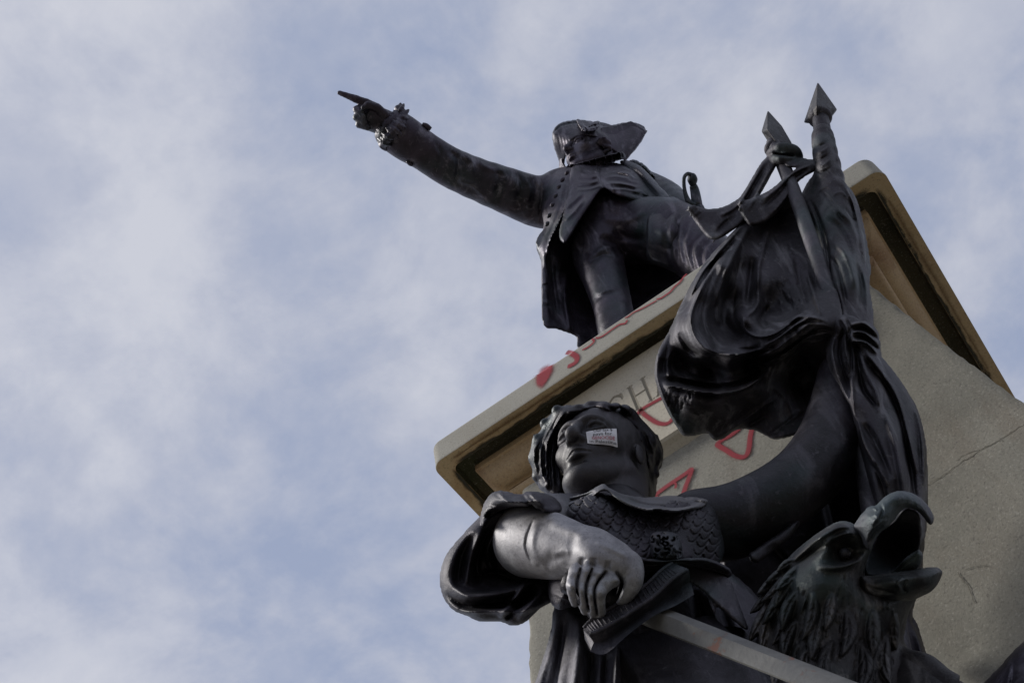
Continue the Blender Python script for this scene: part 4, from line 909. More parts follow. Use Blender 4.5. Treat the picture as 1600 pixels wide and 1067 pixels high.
def bodice():
    c = Clay(845, 1150, 745, 975, 2.65, 3.65, 1.35, .006)
    c.relief([(876, 790), (900, 776), (940, 768), (985, 778), (1040, 776), (1095, 782), (1118, 795), (1130, 830), (1132, 862), (1118, 885), (1085, 892), (1040, 890), (1000, 895), (960, 905), (900, 945), (868, 950), (856, 920), (862, 870), (868, 820)],
             [(880, 795, 3.34), (940, 778, 3.34), (1000, 800, 3.26), (1050, 792, 3.30), (1115, 800, 3.38), (1128, 850, 3.36), (1050, 830, 3.16), (980, 830, 3.14), (1045, 875, 3.04), (1000, 890, 3.0), (910, 860, 3.16), (880, 930, 2.98), (1105, 880, 3.16)], .34, 38, .03, n=4)
    c.blob((925, 808, 3.12), (40, 34, .11), -10, .05); c.blob((1062, 826, 3.16), (52, 40, .12), 12, .06)     # breasts
    # overlapping scales, drawn row after row as real relief
    def swarp(i, j):
        u = i + .5 * (j % 2); x = 868 + u * 19 + j * 5; y = 792 + j * 11 + 9 * math.sin((x - 870) / 55.0) - .00115 * (x - 1000) ** 2 * .5
        return x, y
    for j in range(-2, 9):
        for i in range(-1, 15):
            x, y = swarp(i, j); x2, y2 = swarp(i + 1, j)
            if x < 872 or x2 > 1136 or y > 880: continue
            if 1010 < x < 1072 and 826 < y < 880: continue
            c.carve([(x, y), (x + 3.5, y + 6.5), ((x + x2) / 2, (y + y2) / 2 + 9.5), (x2 - 3.5, y2 + 6.5), (x2, y2)], 0.95, .0042, (2.7, 3.4), n=3, taper=False)
    for k in range(16):
        x = 860 + k * 2.6; c.carve([(x, 925 + k * 1.2), (x + 4, 940 + k), (x + 8, 952)], 1.0, .008, (2.7, 3.2))
    return c.mesh('bodice', BC, wom, 1)
bodice()
def collar():
    c = Clay(860, 1135, 745, 825, 2.95, 3.6, 1.5, .006)
    c.relief([(872, 790), (885, 778), (915, 770), (941, 756), (952, 762), (975, 772), (1010, 777), (1050, 774), (1080, 779), (1105, 782), (1098, 792), (1075, 798), (1045, 801), (1024, 797), (1014, 799), (985, 792), (962, 778), (945, 766), (925, 776), (900, 784), (885, 792)],
             [(876, 786, 3.26), (915, 774, 3.18), (943, 760, 3.14), (965, 772, 3.12), (1000, 780, 3.20), (1018, 797, 3.04), (1050, 778, 3.24), (1060, 799, 3.05), (1102, 784, 3.22)], .045, 3.5, .006, n=4)
    c.carve([(955, 772), (985, 788), (1014, 796), (1026, 794), (1060, 797), (1098, 788)], 2, -.012, (2.9, 3.5)); c.carve([(960, 768), (990, 783), (1018, 790), (1060, 790), (1095, 784)], 3, .006, (2.9, 3.5))
    c.carve([(882, 784), (905, 778), (930, 768)], 2.5, .012, (2.9, 3.5)); c.carve([(1072, 776), (1092, 779), (1108, 783)], 3, -.01, (2.9, 3.5))
    return c.mesh('collar', BS, wom, 1, None, lambda u, v, w: u * 0 + .35)  # a share of the painted light on the collar band
collar()
def sleeve():
    c = Clay(675, 900, 755, 990, 2.7, 3.6, 2.0, .007)
    c.relief([(752, 804), (757, 786), (770, 770), (786, 767), (812, 773), (826, 767), (852, 771), (870, 780), (877, 796), (868, 812), (862, 860), (866, 905), (864, 936), (845, 949), (821, 971), (800, 977), (784, 971), (750, 970), (729, 961), (708, 952), (692, 930), (688, 899), (698, 866), (726, 832)],
             [(770, 775, 3.22), (820, 775, 3.16), (868, 790, 3.16), (740, 830, 3.18), (700, 880, 3.16), (695, 930, 3.12), (760, 880, 3.26), (730, 950, 3.05), (790, 955, 3.06), (850, 935, 3.10), (820, 900, 3.24)], .22, 18, .02, n=4)
    c.tube([(868, 822, 3.35), (845, 832, 3.15), (826, 850, 2.95), (815, 868, 2.8)], [40, 52, 60, 62], .03, sub=True)   # opening round the arm
    c.relief([(752, 803), (758, 786), (770, 770), (787, 767), (812, 773), (826, 768), (852, 771), (870, 780), (878, 797), (862, 803), (838, 799), (806, 795), (786, 797), (768, 806), (754, 822)],
             [(760, 795, 3.12), (790, 775, 3.05), (830, 775, 3.02), (865, 788, 3.06), (800, 796, 2.98), (845, 800, 2.96)], .12, 9, .015, n=4)
    c.tube([(868, 835, 3.2), (845, 842, 3.05), (826, 855, 2.9)], [33, 45, 50], .02, sub=True)
    for q, w_, a in (([(752, 815), (770, 800), (800, 793), (850, 798)], 4, .022), ([(770, 778), (800, 784), (850, 782)], 4, -.014), ([(764, 790), (800, 790), (840, 789)], 3, .010), ([(740, 832), (720, 870), (714, 920)], 6, .03), ([(755, 826), (738, 865), (728, 915)], 5, -.02), ([(766, 822), (746, 872), (748, 915)], 5, .03),
                     ([(700, 905), (730, 930), (790, 925), (840, 905)], 6, -.034), ([(694, 925), (730, 948), (790, 945), (848, 925)], 5, .03), ([(720, 955), (760, 952), (810, 955), (850, 940)], 5, -.026), ([(780, 965), (800, 940), (822, 912)], 4, -.03), ([(790, 968), (812, 945), (838, 915)], 4, .028), ([(808, 968), (828, 945), (850, 920)], 4, -.022), ([(745, 900), (775, 895), (805, 905)], 5, .03), ([(775, 830), (762, 862), (772, 895)], 5, -.024),
                     ([(778, 768), (790, 780), (800, 788)], 3, -.014), ([(826, 768), (838, 780), (850, 790)], 3, -.016), ([(815, 772), (824, 784), (836, 794)], 3, .014)):
        c.carve(q, w_, a, (2.7, 3.5))
    return c.mesh('sleeve', BC, wom, 1)
sleeve()
def skirt():
    c = Clay(790, 1310, 870, 1180, 2.35, 3.6, 2.5, .009)
    c.relief([(868, 945), (900, 925), (960, 900), (1040, 885), (1110, 885), (1150, 900), (1195, 945), (1230, 1000), (1262, 1060), (1290, 1160), (1000, 1175), (810, 1165), (828, 1090), (845, 1045), (862, 990)],
             [(880, 945, 3.12), (1040, 895, 3.20), (1130, 910, 3.24), (870, 1000, 3.02), (845, 1060, 2.9), (940, 1000, 3.0), (1040, 990, 3.06), (1150, 980, 3.12), (930, 1100, 2.76), (1100, 1100, 2.84), (1210, 1100, 2.9)], .3, 40, .03, n=4)
    c.relief([(1040, 880), (1070, 878), (1104, 888), (1137, 902), (1148, 925), (1158, 952), (1168, 985), (1130, 955), (1100, 925), (1070, 905), (1045, 897)], [(1050, 886, 2.94), (1100, 900, 2.92), (1136, 906, 2.92), (1156, 950, 2.86), (1110, 930, 2.86)], .05, 5, .006, n=3)   # flap over the hip
    for q, w_, a in (([(872, 955), (862, 1000), (845, 1060), (830, 1120)], 5, -.02), ([(885, 952), (880, 1000), (868, 1060), (858, 1120)], 7, .03), ([(905, 960), (904, 1010), (898, 1070), (890, 1130)], 8, -.03), ([(925, 1015), (924, 1060), (916, 1120)], 7, .035), ([(948, 1020), (945, 1060), (938, 1130)], 5, .02), ([(966, 1005), (962, 1050), (960, 1120)], 4, -.045), ([(978, 1000), (976, 1050), (974, 1120)], 5, .04),
                     ([(1010, 985), (1012, 1040), (1010, 1110)], 8, .03), ([(1030, 985), (1035, 1040), (1035, 1110)], 6, -.02), ([(1060, 980), (1070, 1040), (1075, 1110)], 6, .03), ([(1085, 920), (1100, 990), (1110, 1060)], 7, .025), ([(1105, 925), (1128, 1000), (1140, 1080)], 6, -.02), ([(1125, 950), (1150, 1010), (1165, 1090)], 6, .02)):
        c.carve(q, w_, a, (2.2, 3.3))
    return c.mesh('skirt', M['bronze_dress'], wom, 1)
skirt()
def lower_skirt():
    """the part of the skirt and the feet below the picture, down to the plinth"""
    a = P(1000, 1090, 2.95); zb = ZC - 3.95; bm = bmesh.new(); rings = []; n = 72
    for k in range(14):
        t = k / 13; z = a[2] * (1 - t) + zb * t; cx = a[0] * (1 - t) + .02 * t; cy = a[1] + .03 + .12 * t; rx = .30 + .22 * t; ry = .22 + .20 * t
        ring = []
        for j in range(n):
            th = 2 * math.pi * j / n; f_ = 1 + (.03 + .07 * t) * math.sin(9 * th + 1.3) + .03 * math.sin(17 * th + 2 * t)
            ring.append(bm.verts.new((cx + rx * f_ * math.cos(th), cy + ry * f_ * math.sin(th), z)))
        rings.append(ring)
    for A, B in zip(rings[:-1], rings[1:]):
        for j in range(n): bm.faces.new((A[j], A[(j + 1) % n], B[(j + 1) % n], B[j]))
    bm.faces.new(rings[0][::-1]); bm.faces.new(rings[-1])
    from_bm('skirt_hem', bm, M['bronze_dress'], wom)
lower_skirt()
def clasp():
    c = Clay(1008, 1075, 822, 885, 2.65, 3.1, 1.1, .005)
    c.relief([(1017, 836), (1030, 830), (1052, 832), (1062, 840), (1066, 858), (1064, 874), (1040, 876), (1020, 872), (1016, 855)], [(1018, 838, 2.92), (1060, 838, 2.93), (1020, 872, 2.87), (1064, 872, 2.88), (1040, 853, 2.87)], .08, 6, .008, n=3)
    g = np.random.default_rng(2)
    for i in range(16):
        x, y = g.uniform(1022, 1060), g.uniform(838, 870); c.blob((x, y, 2.84), (g.uniform(2.5, 5), g.uniform(2.5, 5), .022), 0, .006)
    for i in range(20):
        x, y = g.uniform(1021, 1061), g.uniform(836, 871); a = g.uniform(0, 6.28); c.carve([(x, y), (x + 5 * math.cos(a), y + 5 * math.sin(a)), (x + 8 * math.cos(a + .9), y + 8 * math.sin(a + .9))], 1.3, .013, (2.65, 3.0))
    c.mesh('clasp', BC, wom, 1)
    c = Clay(955, 1150, 850, 915, 2.7, 3.3, 1.7, .007)
    c.relief([(985, 868), (1010, 872), (1040, 874), (1070, 872), (1105, 872), (1140, 888), (1138, 902), (1100, 888), (1065, 884), (1030, 886), (1000, 892), (975, 900)], [(985, 878, 2.86), (1040, 879, 2.85), (1070, 878, 2.87), (1138, 895, 2.95)], .08, 6, .008, n=3)
    c.carve([(985, 878), (1030, 881), (1070, 878), (1135, 894)], 1.6, .010, (2.7, 3.2), taper=False)
    c.mesh('belt', BC, wom, 1)
clasp()
def cloak():
    c = Clay(1110, 1470, 620, 1110, 3.2, 4.3, 3.2, .012)
    c.relief([(1125, 840), (1190, 800), (1262, 700), (1300, 640), (1345, 640), (1400, 720), (1440, 800), (1440, 900), (1425, 960), (1437, 996), (1452, 1040), (1440, 1090), (1300, 1100), (1160, 1090), (1140, 960)],
             [(1150, 860, 3.62), (1300, 660, 4.02), (1400, 740, 3.85), (1430, 900, 3.6), (1300, 850, 3.68), (1160, 1060, 3.3), (1440, 1060, 3.35), (1300, 1000, 3.42)], .12, 10, .02, n=4)
    c.relief([(1170, 868), (1180, 858), (1215, 834), (1243, 812), (1250, 816), (1236, 838), (1205, 864), (1180, 880)], [(1175, 868, 3.28), (1245, 815, 3.42), (1210, 850, 3.34)], .05, 5, .01, n=3)
    for q, w_, a in (([(1200, 850), (1240, 900), (1250, 1000)], 8, .03), ([(1290, 760), (1310, 860), (1300, 960)], 8, -.03), ([(1350, 760), (1360, 860), (1350, 960)], 8, .03), ([(1428, 960), (1436, 1000), (1446, 1050)], 5, -.02)): c.carve(q, w_, a, (3.2, 4.2))
    c.mesh('cloak', BZ, wom, 1)
cloak()
# the sword in her fist
swd = thing('sword', 'grey steel sword with rust spots held out in the bronze woman\'s fist', 'sword', (0, 0, 0))
def steel():
    mt, t, b, out = new_mat('weathered_steel'); p = pos(t)
    base = ramp(t, noise(t, p, 22, 6, .65, .3), [(.3, (.095, .094, .09)), (.7, (.15, .15, .142))])
    rn = noise(t, p, 13.5, 5, .6, .5); rs = noise(t, p, 55, 4, .7)
    ad = nd(t, 'ShaderNodeMath', operation='MULTIPLY_ADD', inp={1: .35}); lk(t, rs, ad.inputs[0]); lk(t, rn, ad.inputs[2])
    base = mixc(t, maprange(t, ad.outputs[0], .80, .86, 0, .85, True), base, (.22, .055, .022))
    base = mixc(t, maprange(t, ad.outputs[0], .76, .82, 0, .45, True), base, (.10, .075, .06))
    lk(t, base, b.inputs['Base Color']); b.inputs['Metallic'].default_value = .15; b.inputs['Roughness'].default_value = .6
    bump(t, b, rs, .25, .006); return mt
M['steel'] = steel()
def prism(name, secs, mat, parent, smooth=False, bev=0):
    """sections: lists of world points (same count), lofted and capped"""
    bm = bmesh.new(); R_ = [[bm.verts.new(p) for p in s_] for s_ in secs]; n = len(R_[0])
    for A, B in zip(R_[:-1], R_[1:]):
        for j in range(n): bm.faces.new((A[j], A[(j + 1) % n], B[(j + 1) % n], B[j]))
    bm.faces.new(R_[0][::-1]); bm.faces.new(R_[-1])
    if bev: bmesh.ops.bevel(bm, geom=list(bm.edges), offset=bev, segments=2, affect='EDGES', profile=.6)
    o = from_bm(name, bm, mat, parent, smooth)
    if smooth: o.data.set_sharp_from_angle(angle=math.radians(38))
    return o
def sword():
    # blade: flat lozenge section from the guard towards the lower right
    def sec(a, b, da, db, th):      # a upper edge px, b lower edge px
        A = P(*a, da); B = P(*b, db); m1 = A * .72 + B * .28; dirv = (A + B) / 2 - CAM; dirv /= np.linalg.norm(dirv)
        return [A, m1 - dirv * th, B * .93 + A * .07 - dirv * th * .35, B, A * .4 + B * .6 + dirv * th]
    secs = []
    for k in range(14):
        t = k / 13; tt = t * 1.25
        secs.append(sec((1005 + 325 * tt, 936 + 126 * tt), (985 + 285 * tt, 968 + 113 * tt), 2.78 - .52 * tt, 2.78 - .52 * tt, .026))
    tip = P(1480, 1118, 2.05); secs.append([tip + np.array([0, 0, .001 * i]) for i in range(5)])
    prism('blade', secs, M['steel'], swd, True)
    # cross guard: a broad angular bar, ribbed on top, hollow towards the blade
    st_ = np.array([[(911, 982, 2.72), (921, 991, 2.66), (930, 1004, 2.665), (923, 1018, 2.63), (914, 1000, 2.72)], [(926, 966, 2.73), (940, 985, 2.66), (945, 1000, 2.675), (947, 1021, 2.62), (934, 1000, 2.74)], [(965, 942, 2.75), (978, 963, 2.68), (981, 975, 2.70), (986, 988, 2.65), (972, 965, 2.76)],
           [(1007, 914, 2.78), (1020, 935, 2.71), (1021, 948, 2.73), (1024, 961, 2.68), (1012, 940, 2.79)], [(1034, 889, 2.81), (1052, 906, 2.74), (1053, 926, 2.76), (1058, 945, 2.70), (1045, 920, 2.82)], [(1050, 878, 2.83), (1077, 889, 2.77), (1080, 908, 2.78), (1085, 929, 2.74), (1068, 905, 2.84)]], float)
    ss = spline(st_.reshape(6, -1), 6).reshape(-1, 5, 3); go = prism('guard', [[P(*q) for q in sec_] for sec_ in ss], M['bronze_cloth'], swd, False, .004)
    go.data.shade_smooth(); go.data.set_sharp_from_angle(angle=math.radians(30))
    for k in range(3, len(ss) - 4):      # ribs across its upper face
        A_, B_ = P(*ss[k, 0]), P(*ss[k, 1]); rib = tube_mesh('rib', [A_ * .86 + B_ * .14, A_ * .5 + B_ * .5, A_ * .14 + B_ * .86], [.0016, .0022, .0016], M['bronze_cloth'], go, 6, 1)
    for side, t0 in ((0, .06), (1, .94)):
        tube_mesh('rim', [P(*(q[0] * (1 - t0) + q[1] * t0)) for q in ss[1:-1]], .0055, M['bronze_cloth'], go, 6, 1)
    tube_mesh('grip', [P(884, 908, 2.83), P(930, 925, 2.80), P(985, 950, 2.79)], [.026, .032, .032], M['bronze'], swd, 12, 4)
    prism('scabbard_tip', [[P(884, 905, 2.80), P(892, 912, 2.79), P(890, 912, 2.83)], [P(900, 938, 2.77), P(906, 935, 2.76), P(905, 938, 2.80)], [P(922, 968, 2.75), P(928, 964, 2.74), P(926, 968, 2.78)]], M['bronze'], swd, False)
sword()
# bronze plinth step under the figures, below the picture
bm = bmesh.new(); bmesh.ops.create_cube(bm, size=1)
for v in bm.verts: v.co = Vector((.1 + v.co.x * (2.3 if v.co.z > 0 else 2.5), -.72 + v.co.y * 1.5, ZC - 4.25 + v.co.z * .6))
bmesh.ops.bevel(bm, geom=list(bm.edges), offset=.03, segments=3, affect='EDGES'); from_bm('plinth', bm, M['stone_shaft'], ped)
bm = bmesh.new(); bmesh.ops.create_cube(bm, size=1)
for v in bm.verts: v.co = Vector((.1 + v.co.x * 2.9, -.70 + v.co.y * 1.7, (ZC - 4.551) / 2 + v.co.z * (ZC - 4.551)))
bmesh.ops.bevel(bm, geom=list(bm.edges), offset=.03, segments=3, affect='EDGES'); from_bm('plinth_base', bm, M['stone_shaft'], ped)

# ------------------------------------------------------------------ two flag staffs and the gathered flag
FB = M['bronze_flag']
def staff(label, name, tip, col, lo, wrap, square):
    """spear tip, collar and staff along the line tip -> lo, (px,py,d)"""
    st = thing(name, label, 'flagpole', (0, 0, 0))
    a, b = P(*tip), P(*lo); ax = (b - a) / np.linalg.norm(b - a)
    s_ = tip[2] / F
    return st, a, ax
# right staff: four-sided spear point on a round collar
st1 = thing('flagpole', 'taller bronze flag staff with spear point, wrapped in cloth, right of the other staff', 'flagpole', (0, 0, 0), 'flag staffs beside the woman')
A1, B1 = P(1277.5, 128, 5.30), P(1400, 1000, 2.95); B1 = P(1362, 782, 3.42)
def spear(st, apex, corners, base, ring_c, ring_r, neck):
    """apex px; corners: four px/depth points of the broad part; base: points of the lower part"""
    bm = bmesh.new(); ap = bm.verts.new(P(*apex)); cs_ = [bm.verts.new(P(*q)) for q in corners]; bs = [bm.verts.new(P(*q)) for q in base]
    for i in range(4):
        bm.faces.new((ap, cs_[i], cs_[(i + 1) % 4])); bm.faces.new((cs_[i], bs[i], bs[(i + 1) % 4], cs_[(i + 1) % 4]))
    bm.faces.new(bs)
    bmesh.ops.bevel(bm, geom=list(bm.edges), offset=.006, segments=2, affect='EDGES', profile=.6)
    from_bm('spear_point', bm, M['bronze_eagle'], st, False)
    c0 = P(*ring_c); ax = P(*neck) - c0; ax /= np.linalg.norm(ax); r = ring_r * ring_c[2] / F
    lathe_axis('collar', c0 - ax * r * .55, c0 + ax * r, [(0, r * .6), (r * .05, r * .8), (r * .2, r * .97), (r * .42, r * 1.02), (r * .6, r), (r * .8, r * .85), (r * 1.0, r * .6)], FB, st, 24)
spear(st1, (1277.5, 127.5, 5.34), [(1255.5, 192, 5.26), (1276, 165, 5.12), (1308.5, 171.5, 5.26), (1290, 196, 5.42)], [(1262, 193, 5.22), (1276, 183, 5.14), (1300, 181, 5.22), (1288, 196, 5.32)], (1281.5, 185, 5.18), 18.5, (1285, 215, 5.08))
tube_mesh('shaft', [P(1282, 186, 5.17), P(1290, 240, 4.98), P(1300, 330, 4.68), P(1318, 460, 4.28), P(1340, 620, 3.86), P(1364, 790, 3.46), P(1392, 960, 3.12), P(1440, 1240, 2.66)], [.034, .034, .034, .034, .034, .034, .034, .034], FB, st1, 14, 4)
st2 = thing('flagpole', 'shorter bronze flag staff with spear point and knotted sash, left of the taller staff', 'flagpole', (0, 0, 0), 'flag staffs beside the woman')
spear(st2, (1199.5, 172, 5.34), [(1189.5, 206, 5.28), (1199, 203, 5.14), (1222, 197, 5.28), (1210, 204, 5.42)], [(1203, 227, 5.20), (1213, 222, 5.10), (1238, 224, 5.2), (1226, 232, 5.28)], (1209, 233, 5.14), 14.5, (1218, 250, 5.08))
tube_mesh('shaft', [P(1207, 222, 5.16), P(1217, 242, 5.07), P(1246, 315, 4.73), P(1268, 378, 4.48), P(1289, 438, 4.28), P(1312, 510, 4.12), P(1334, 590, 4.0), P(1352, 660, 3.84)], [.026, .027, .027, .027, .027, .027, .027, .026], M['bronze_dress'], st2, 14, 4)

flg = thing('flag', 'dark bronze flag hanging in deep folds from the two staffs, knotted at the woman\'s hand', 'flag', (0, 0, 0))
def flag_main():
    c = Clay(1005, 1345, 290, 705, 3.6, 5.1, 1.9, .008)
    # left sheet with its swags
    c.relief([(1178, 330), (1163, 345), (1130, 378), (1094, 420), (1064, 475), (1045, 518), (1029, 548), (1024, 584), (1030, 608), (1038, 628), (1055, 662), (1068, 680), (1086, 680), (1105, 676), (1116, 687), (1132, 684), (1150, 672), (1176, 671), (1196, 680), (1212, 686), (1244, 679), (1262, 668), (1290, 620), (1306, 560), (1318, 515), (1312, 470), (1300, 420), (1288, 370), (1270, 320), (1245, 300), (1215, 310)],
             [(1163, 348, 4.86), (1112, 410, 4.62), (1069, 466, 4.46), (1045, 522, 4.28), (1028, 556, 4.18), (1027, 600, 4.12), (1056, 660, 4.03), (1110, 678, 4.0), (1212, 682, 4.0), (1258, 660, 4.06), (1300, 560, 4.12),
              (1124, 412, 4.42), (1096, 455, 4.25), (1079, 501, 4.10), (1101, 543, 4.0), (1150, 552, 3.94), (1202, 536, 3.95), (1262, 499, 4.0), (1305, 512, 3.98),
              (1160, 420, 4.62), (1140, 470, 4.52), (1128, 510, 4.36), (1150, 528, 4.26), (1190, 440, 4.46), (1163, 498, 4.16), (1184, 524, 4.08), (1225, 511, 4.10), (1250, 494, 4.14), (1205, 488, 4.40), (1235, 460, 4.42), (1222, 400, 4.62), (1250, 350, 4.82), (1205, 350, 4.86), (1290, 430, 4.40),
              (1060, 570, 4.30), (1110, 585, 4.26), (1170, 572, 4.24), (1040, 600, 4.04), (1085, 613, 3.97), (1131, 614, 3.96), (1176, 600, 4.0), (1200, 580, 4.06), (1060, 635, 4.0), (1110, 650, 3.98), (1170, 640, 4.04), (1240, 600, 4.24), (1250, 560, 4.2)], .075, 6, .012, n=5, stiff=.0005)
    D = (3.6, 5.05)
    # ridges and creases of the folds
    for q, w_, a in (([(1124, 400), (1100, 445), (1080, 495), (1092, 535), (1125, 552), (1165, 552), (1205, 536), (1245, 508), (1270, 496), (1300, 508)], 3, -.022), ([(1150, 545), (1190, 543), (1225, 525), (1255, 505), (1290, 505)], 2, .014), ([(1160, 560), (1200, 552), (1240, 525), (1268, 505), (1300, 513)], 2.4, -.016), ([(1175, 570), (1215, 556), (1250, 532), (1280, 515), (1302, 520)], 2.4, .02), ([(1190, 568), (1225, 553), (1260, 528), (1300, 520)], 2.4, -.014),
                     ([(1161, 492), (1164, 514), (1184, 526), (1210, 521), (1230, 508), (1248, 495), (1275, 497)], 2.2, -.020), ([(1186, 400), (1184, 440), (1184, 475), (1164, 496)], 4, -.020), ([(1176, 400), (1172, 440), (1168, 478)], 5, .022), ([(1203, 478), (1190, 500), (1200, 512)], 6, .015),
                     ([(1037, 602), (1060, 605), (1095, 612), (1131, 614), (1160, 608), (1180, 597), (1199, 580)], 1.6, -.026), ([(1032, 590), (1060, 596), (1100, 603), (1140, 604), (1175, 590), (1195, 574)], 5, .03),
                     ([(1028, 552), (1026, 590), (1040, 630), (1060, 668)], 3, -.016), ([(1037, 560), (1036, 585)], 5, .012), ([(1050, 545), (1042, 570), (1048, 595)], 4, -.014), ([(1060, 520), (1076, 545), (1095, 556)], 4, .014),
                     ([(1120, 683), (1150, 665), (1185, 640), (1215, 620)], 3, -.014), ([(1130, 686), (1165, 668), (1200, 648)], 3, .014), ([(1200, 682), (1230, 660), (1255, 640)], 4, .014),
                     ([(1160, 352), (1125, 392), (1098, 425), (1075, 470)], 2, -.014), ([(1150, 372), (1120, 405), (1098, 440)], 3, .018), ([(1172, 352), (1148, 395), (1128, 440), (1118, 480)], 4, -.014), ([(1205, 345), (1192, 390), (1186, 420)], 4, -.012), ([(1242, 400), (1250, 440), (1262, 480)], 4, .010), ([(1260, 420), (1270, 455), (1285, 495)], 4, -.014), ([(1215, 440), (1225, 465), (1240, 480)], 4, .008)):
        c.carve(q, w_, a, D)
    for q, w_, a in (([(1140, 556), (1180, 552), (1220, 538), (1255, 516), (1290, 511)], 1.2, .009), ([(1165, 566), (1205, 558), (1245, 536), (1275, 517), (1304, 516)], 1.2, .010), ([(1185, 575), (1225, 560), (1262, 538), (1300, 527)], 1.2, -.009), ([(1175, 528), (1205, 520), (1232, 506), (1258, 494)], 1.1, .008), ([(1210, 535), (1240, 517), (1268, 501)], 1.1, -.008),
                     ([(1110, 420), (1090, 462), (1074, 505)], 1.3, -.009), ([(1135, 395), (1112, 440), (1098, 490), (1106, 525)], 1.6, .010), ([(1148, 400), (1130, 450), (1122, 495), (1140, 522)], 2.5, -.014), ([(1160, 385), (1150, 440), (1146, 490), (1158, 520)], 2.0, .012), ([(1060, 480), (1046, 530), (1040, 570)], 1.6, .010), ([(1078, 555), (1100, 575), (1140, 585)], 3, -.012), ([(1060, 560), (1085, 585), (1125, 597)], 2, .010), ([(1150, 580), (1180, 572), (1205, 560)], 2, -.010),
                     ([(1070, 625), (1095, 650), (1110, 672)], 2, .008), ([(1125, 625), (1140, 650), (1138, 672)], 2.5, -.008), ([(1160, 620), (1190, 640), (1205, 670)], 3, .010), ([(1205, 600), (1230, 625), (1240, 660)], 3, -.012), ([(1225, 575), (1252, 600), (1262, 640)], 3, .012), ([(1250, 550), (1275, 575), (1282, 610)], 3, -.012)):
        c.carve(q, w_ * 1.5, a * .6, D)
    g = np.random.default_rng(8)
    for i in range(46):      # woven texture strokes on the lower swag and the flat of the sheet
        x = g.uniform(1042, 1085); y = g.uniform(606, 640); c.carve([(x, y), (x - 2, y + 7), (x - 1, y + 13)], .9, .004, (3.6, 4.3), n=2)
    for i in range(40):
        x = g.uniform(1205, 1262); y = g.uniform(360, 480); l = g.uniform(5, 14); c.carve([(x, y), (x + l * .3, y + l * .6), (x + l * .4, y + l)], 1.0, g.choice([-.004, .005]), (4.2, 4.9), n=2)
    return c.mesh('cloth', FB, flg, 1)
flag_main()
def flag_right():
    c = Clay(1240, 1375, 185, 540, 3.75, 5.25, 1.9, .008)
    c.relief([(1272, 214), (1284, 208), (1297, 214), (1304, 240), (1312, 275), (1334, 303), (1348, 346), (1360, 415), (1358, 448), (1364, 486), (1362, 520), (1330, 530), (1308, 516), (1296, 480), (1290, 440), (1280, 400), (1262, 345), (1252, 310), (1262, 285), (1273, 268), (1271, 236)],
             [(1284, 200, 5.06), (1300, 260, 4.86), (1262, 300, 4.92), (1320, 300, 4.86), (1345, 350, 4.74), (1300, 330, 4.66), (1280, 380, 4.62), (1358, 420, 4.56), (1325, 400, 4.38), (1300, 460, 4.30), (1340, 440, 4.30), (1362, 490, 4.28), (1325, 515, 4.08)], .16, 12, .02, n=4)
    c.tube([(1284.5, 206, 5.06), (1290, 240, 4.95), (1302, 300, 4.76), (1312, 350, 4.62)], [13, 15, 19, 16], .03, 3)
    for q, w_, a in (([(1272, 230), (1286, 226), (1300, 214)], 1.6, .009), ([(1272, 252), (1288, 246), (1303, 232)], 1.6, .010), ([(1274, 272), (1292, 266), (1308, 250)], 1.6, .009), ([(1273, 240), (1288, 235), (1302, 223)], 2.2, -.007), ([(1274, 262), (1290, 256), (1306, 241)], 2.2, -.007),
                     ([(1312, 282), (1332, 314), (1343, 360), (1352, 412)], 2.5, -.012), ([(1296, 320), (1316, 334), (1332, 352), (1342, 384)], 5, -.014), ([(1290, 340), (1308, 352), (1322, 372), (1332, 402)], 4, .014), ([(1300, 378), (1318, 392), (1330, 420), (1338, 452)], 5, -.014), ([(1296, 400), (1310, 420), (1318, 450), (1322, 480)], 3.5, .014), ([(1336, 410), (1344, 440), (1346, 480)], 4, .012), ([(1308, 440), (1316, 470), (1320, 505)], 3, -.012),
                     ([(1348, 420), (1354, 455), (1354, 495)], 2.5, -.010), ([(1282, 300), (1300, 318), (1316, 345)], 2.5, .008), ([(1265, 310), (1280, 345), (1292, 390), (1298, 440)], 2.5, .014), ([(1300, 470), (1308, 495), (1316, 512)], 2.5, -.012), ([(1278, 300), (1290, 292), (1302, 296)], 1.3, -.006), ([(1300, 306), (1314, 300), (1326, 312)], 1.3, -.006), ([(1320, 325), (1330, 340), (1338, 345)], 1.3, .006)):
        c.carve(q, w_, a, (3.75, 5.2))
    return c.mesh('cloth', FB, flg, 1)
flag_right()
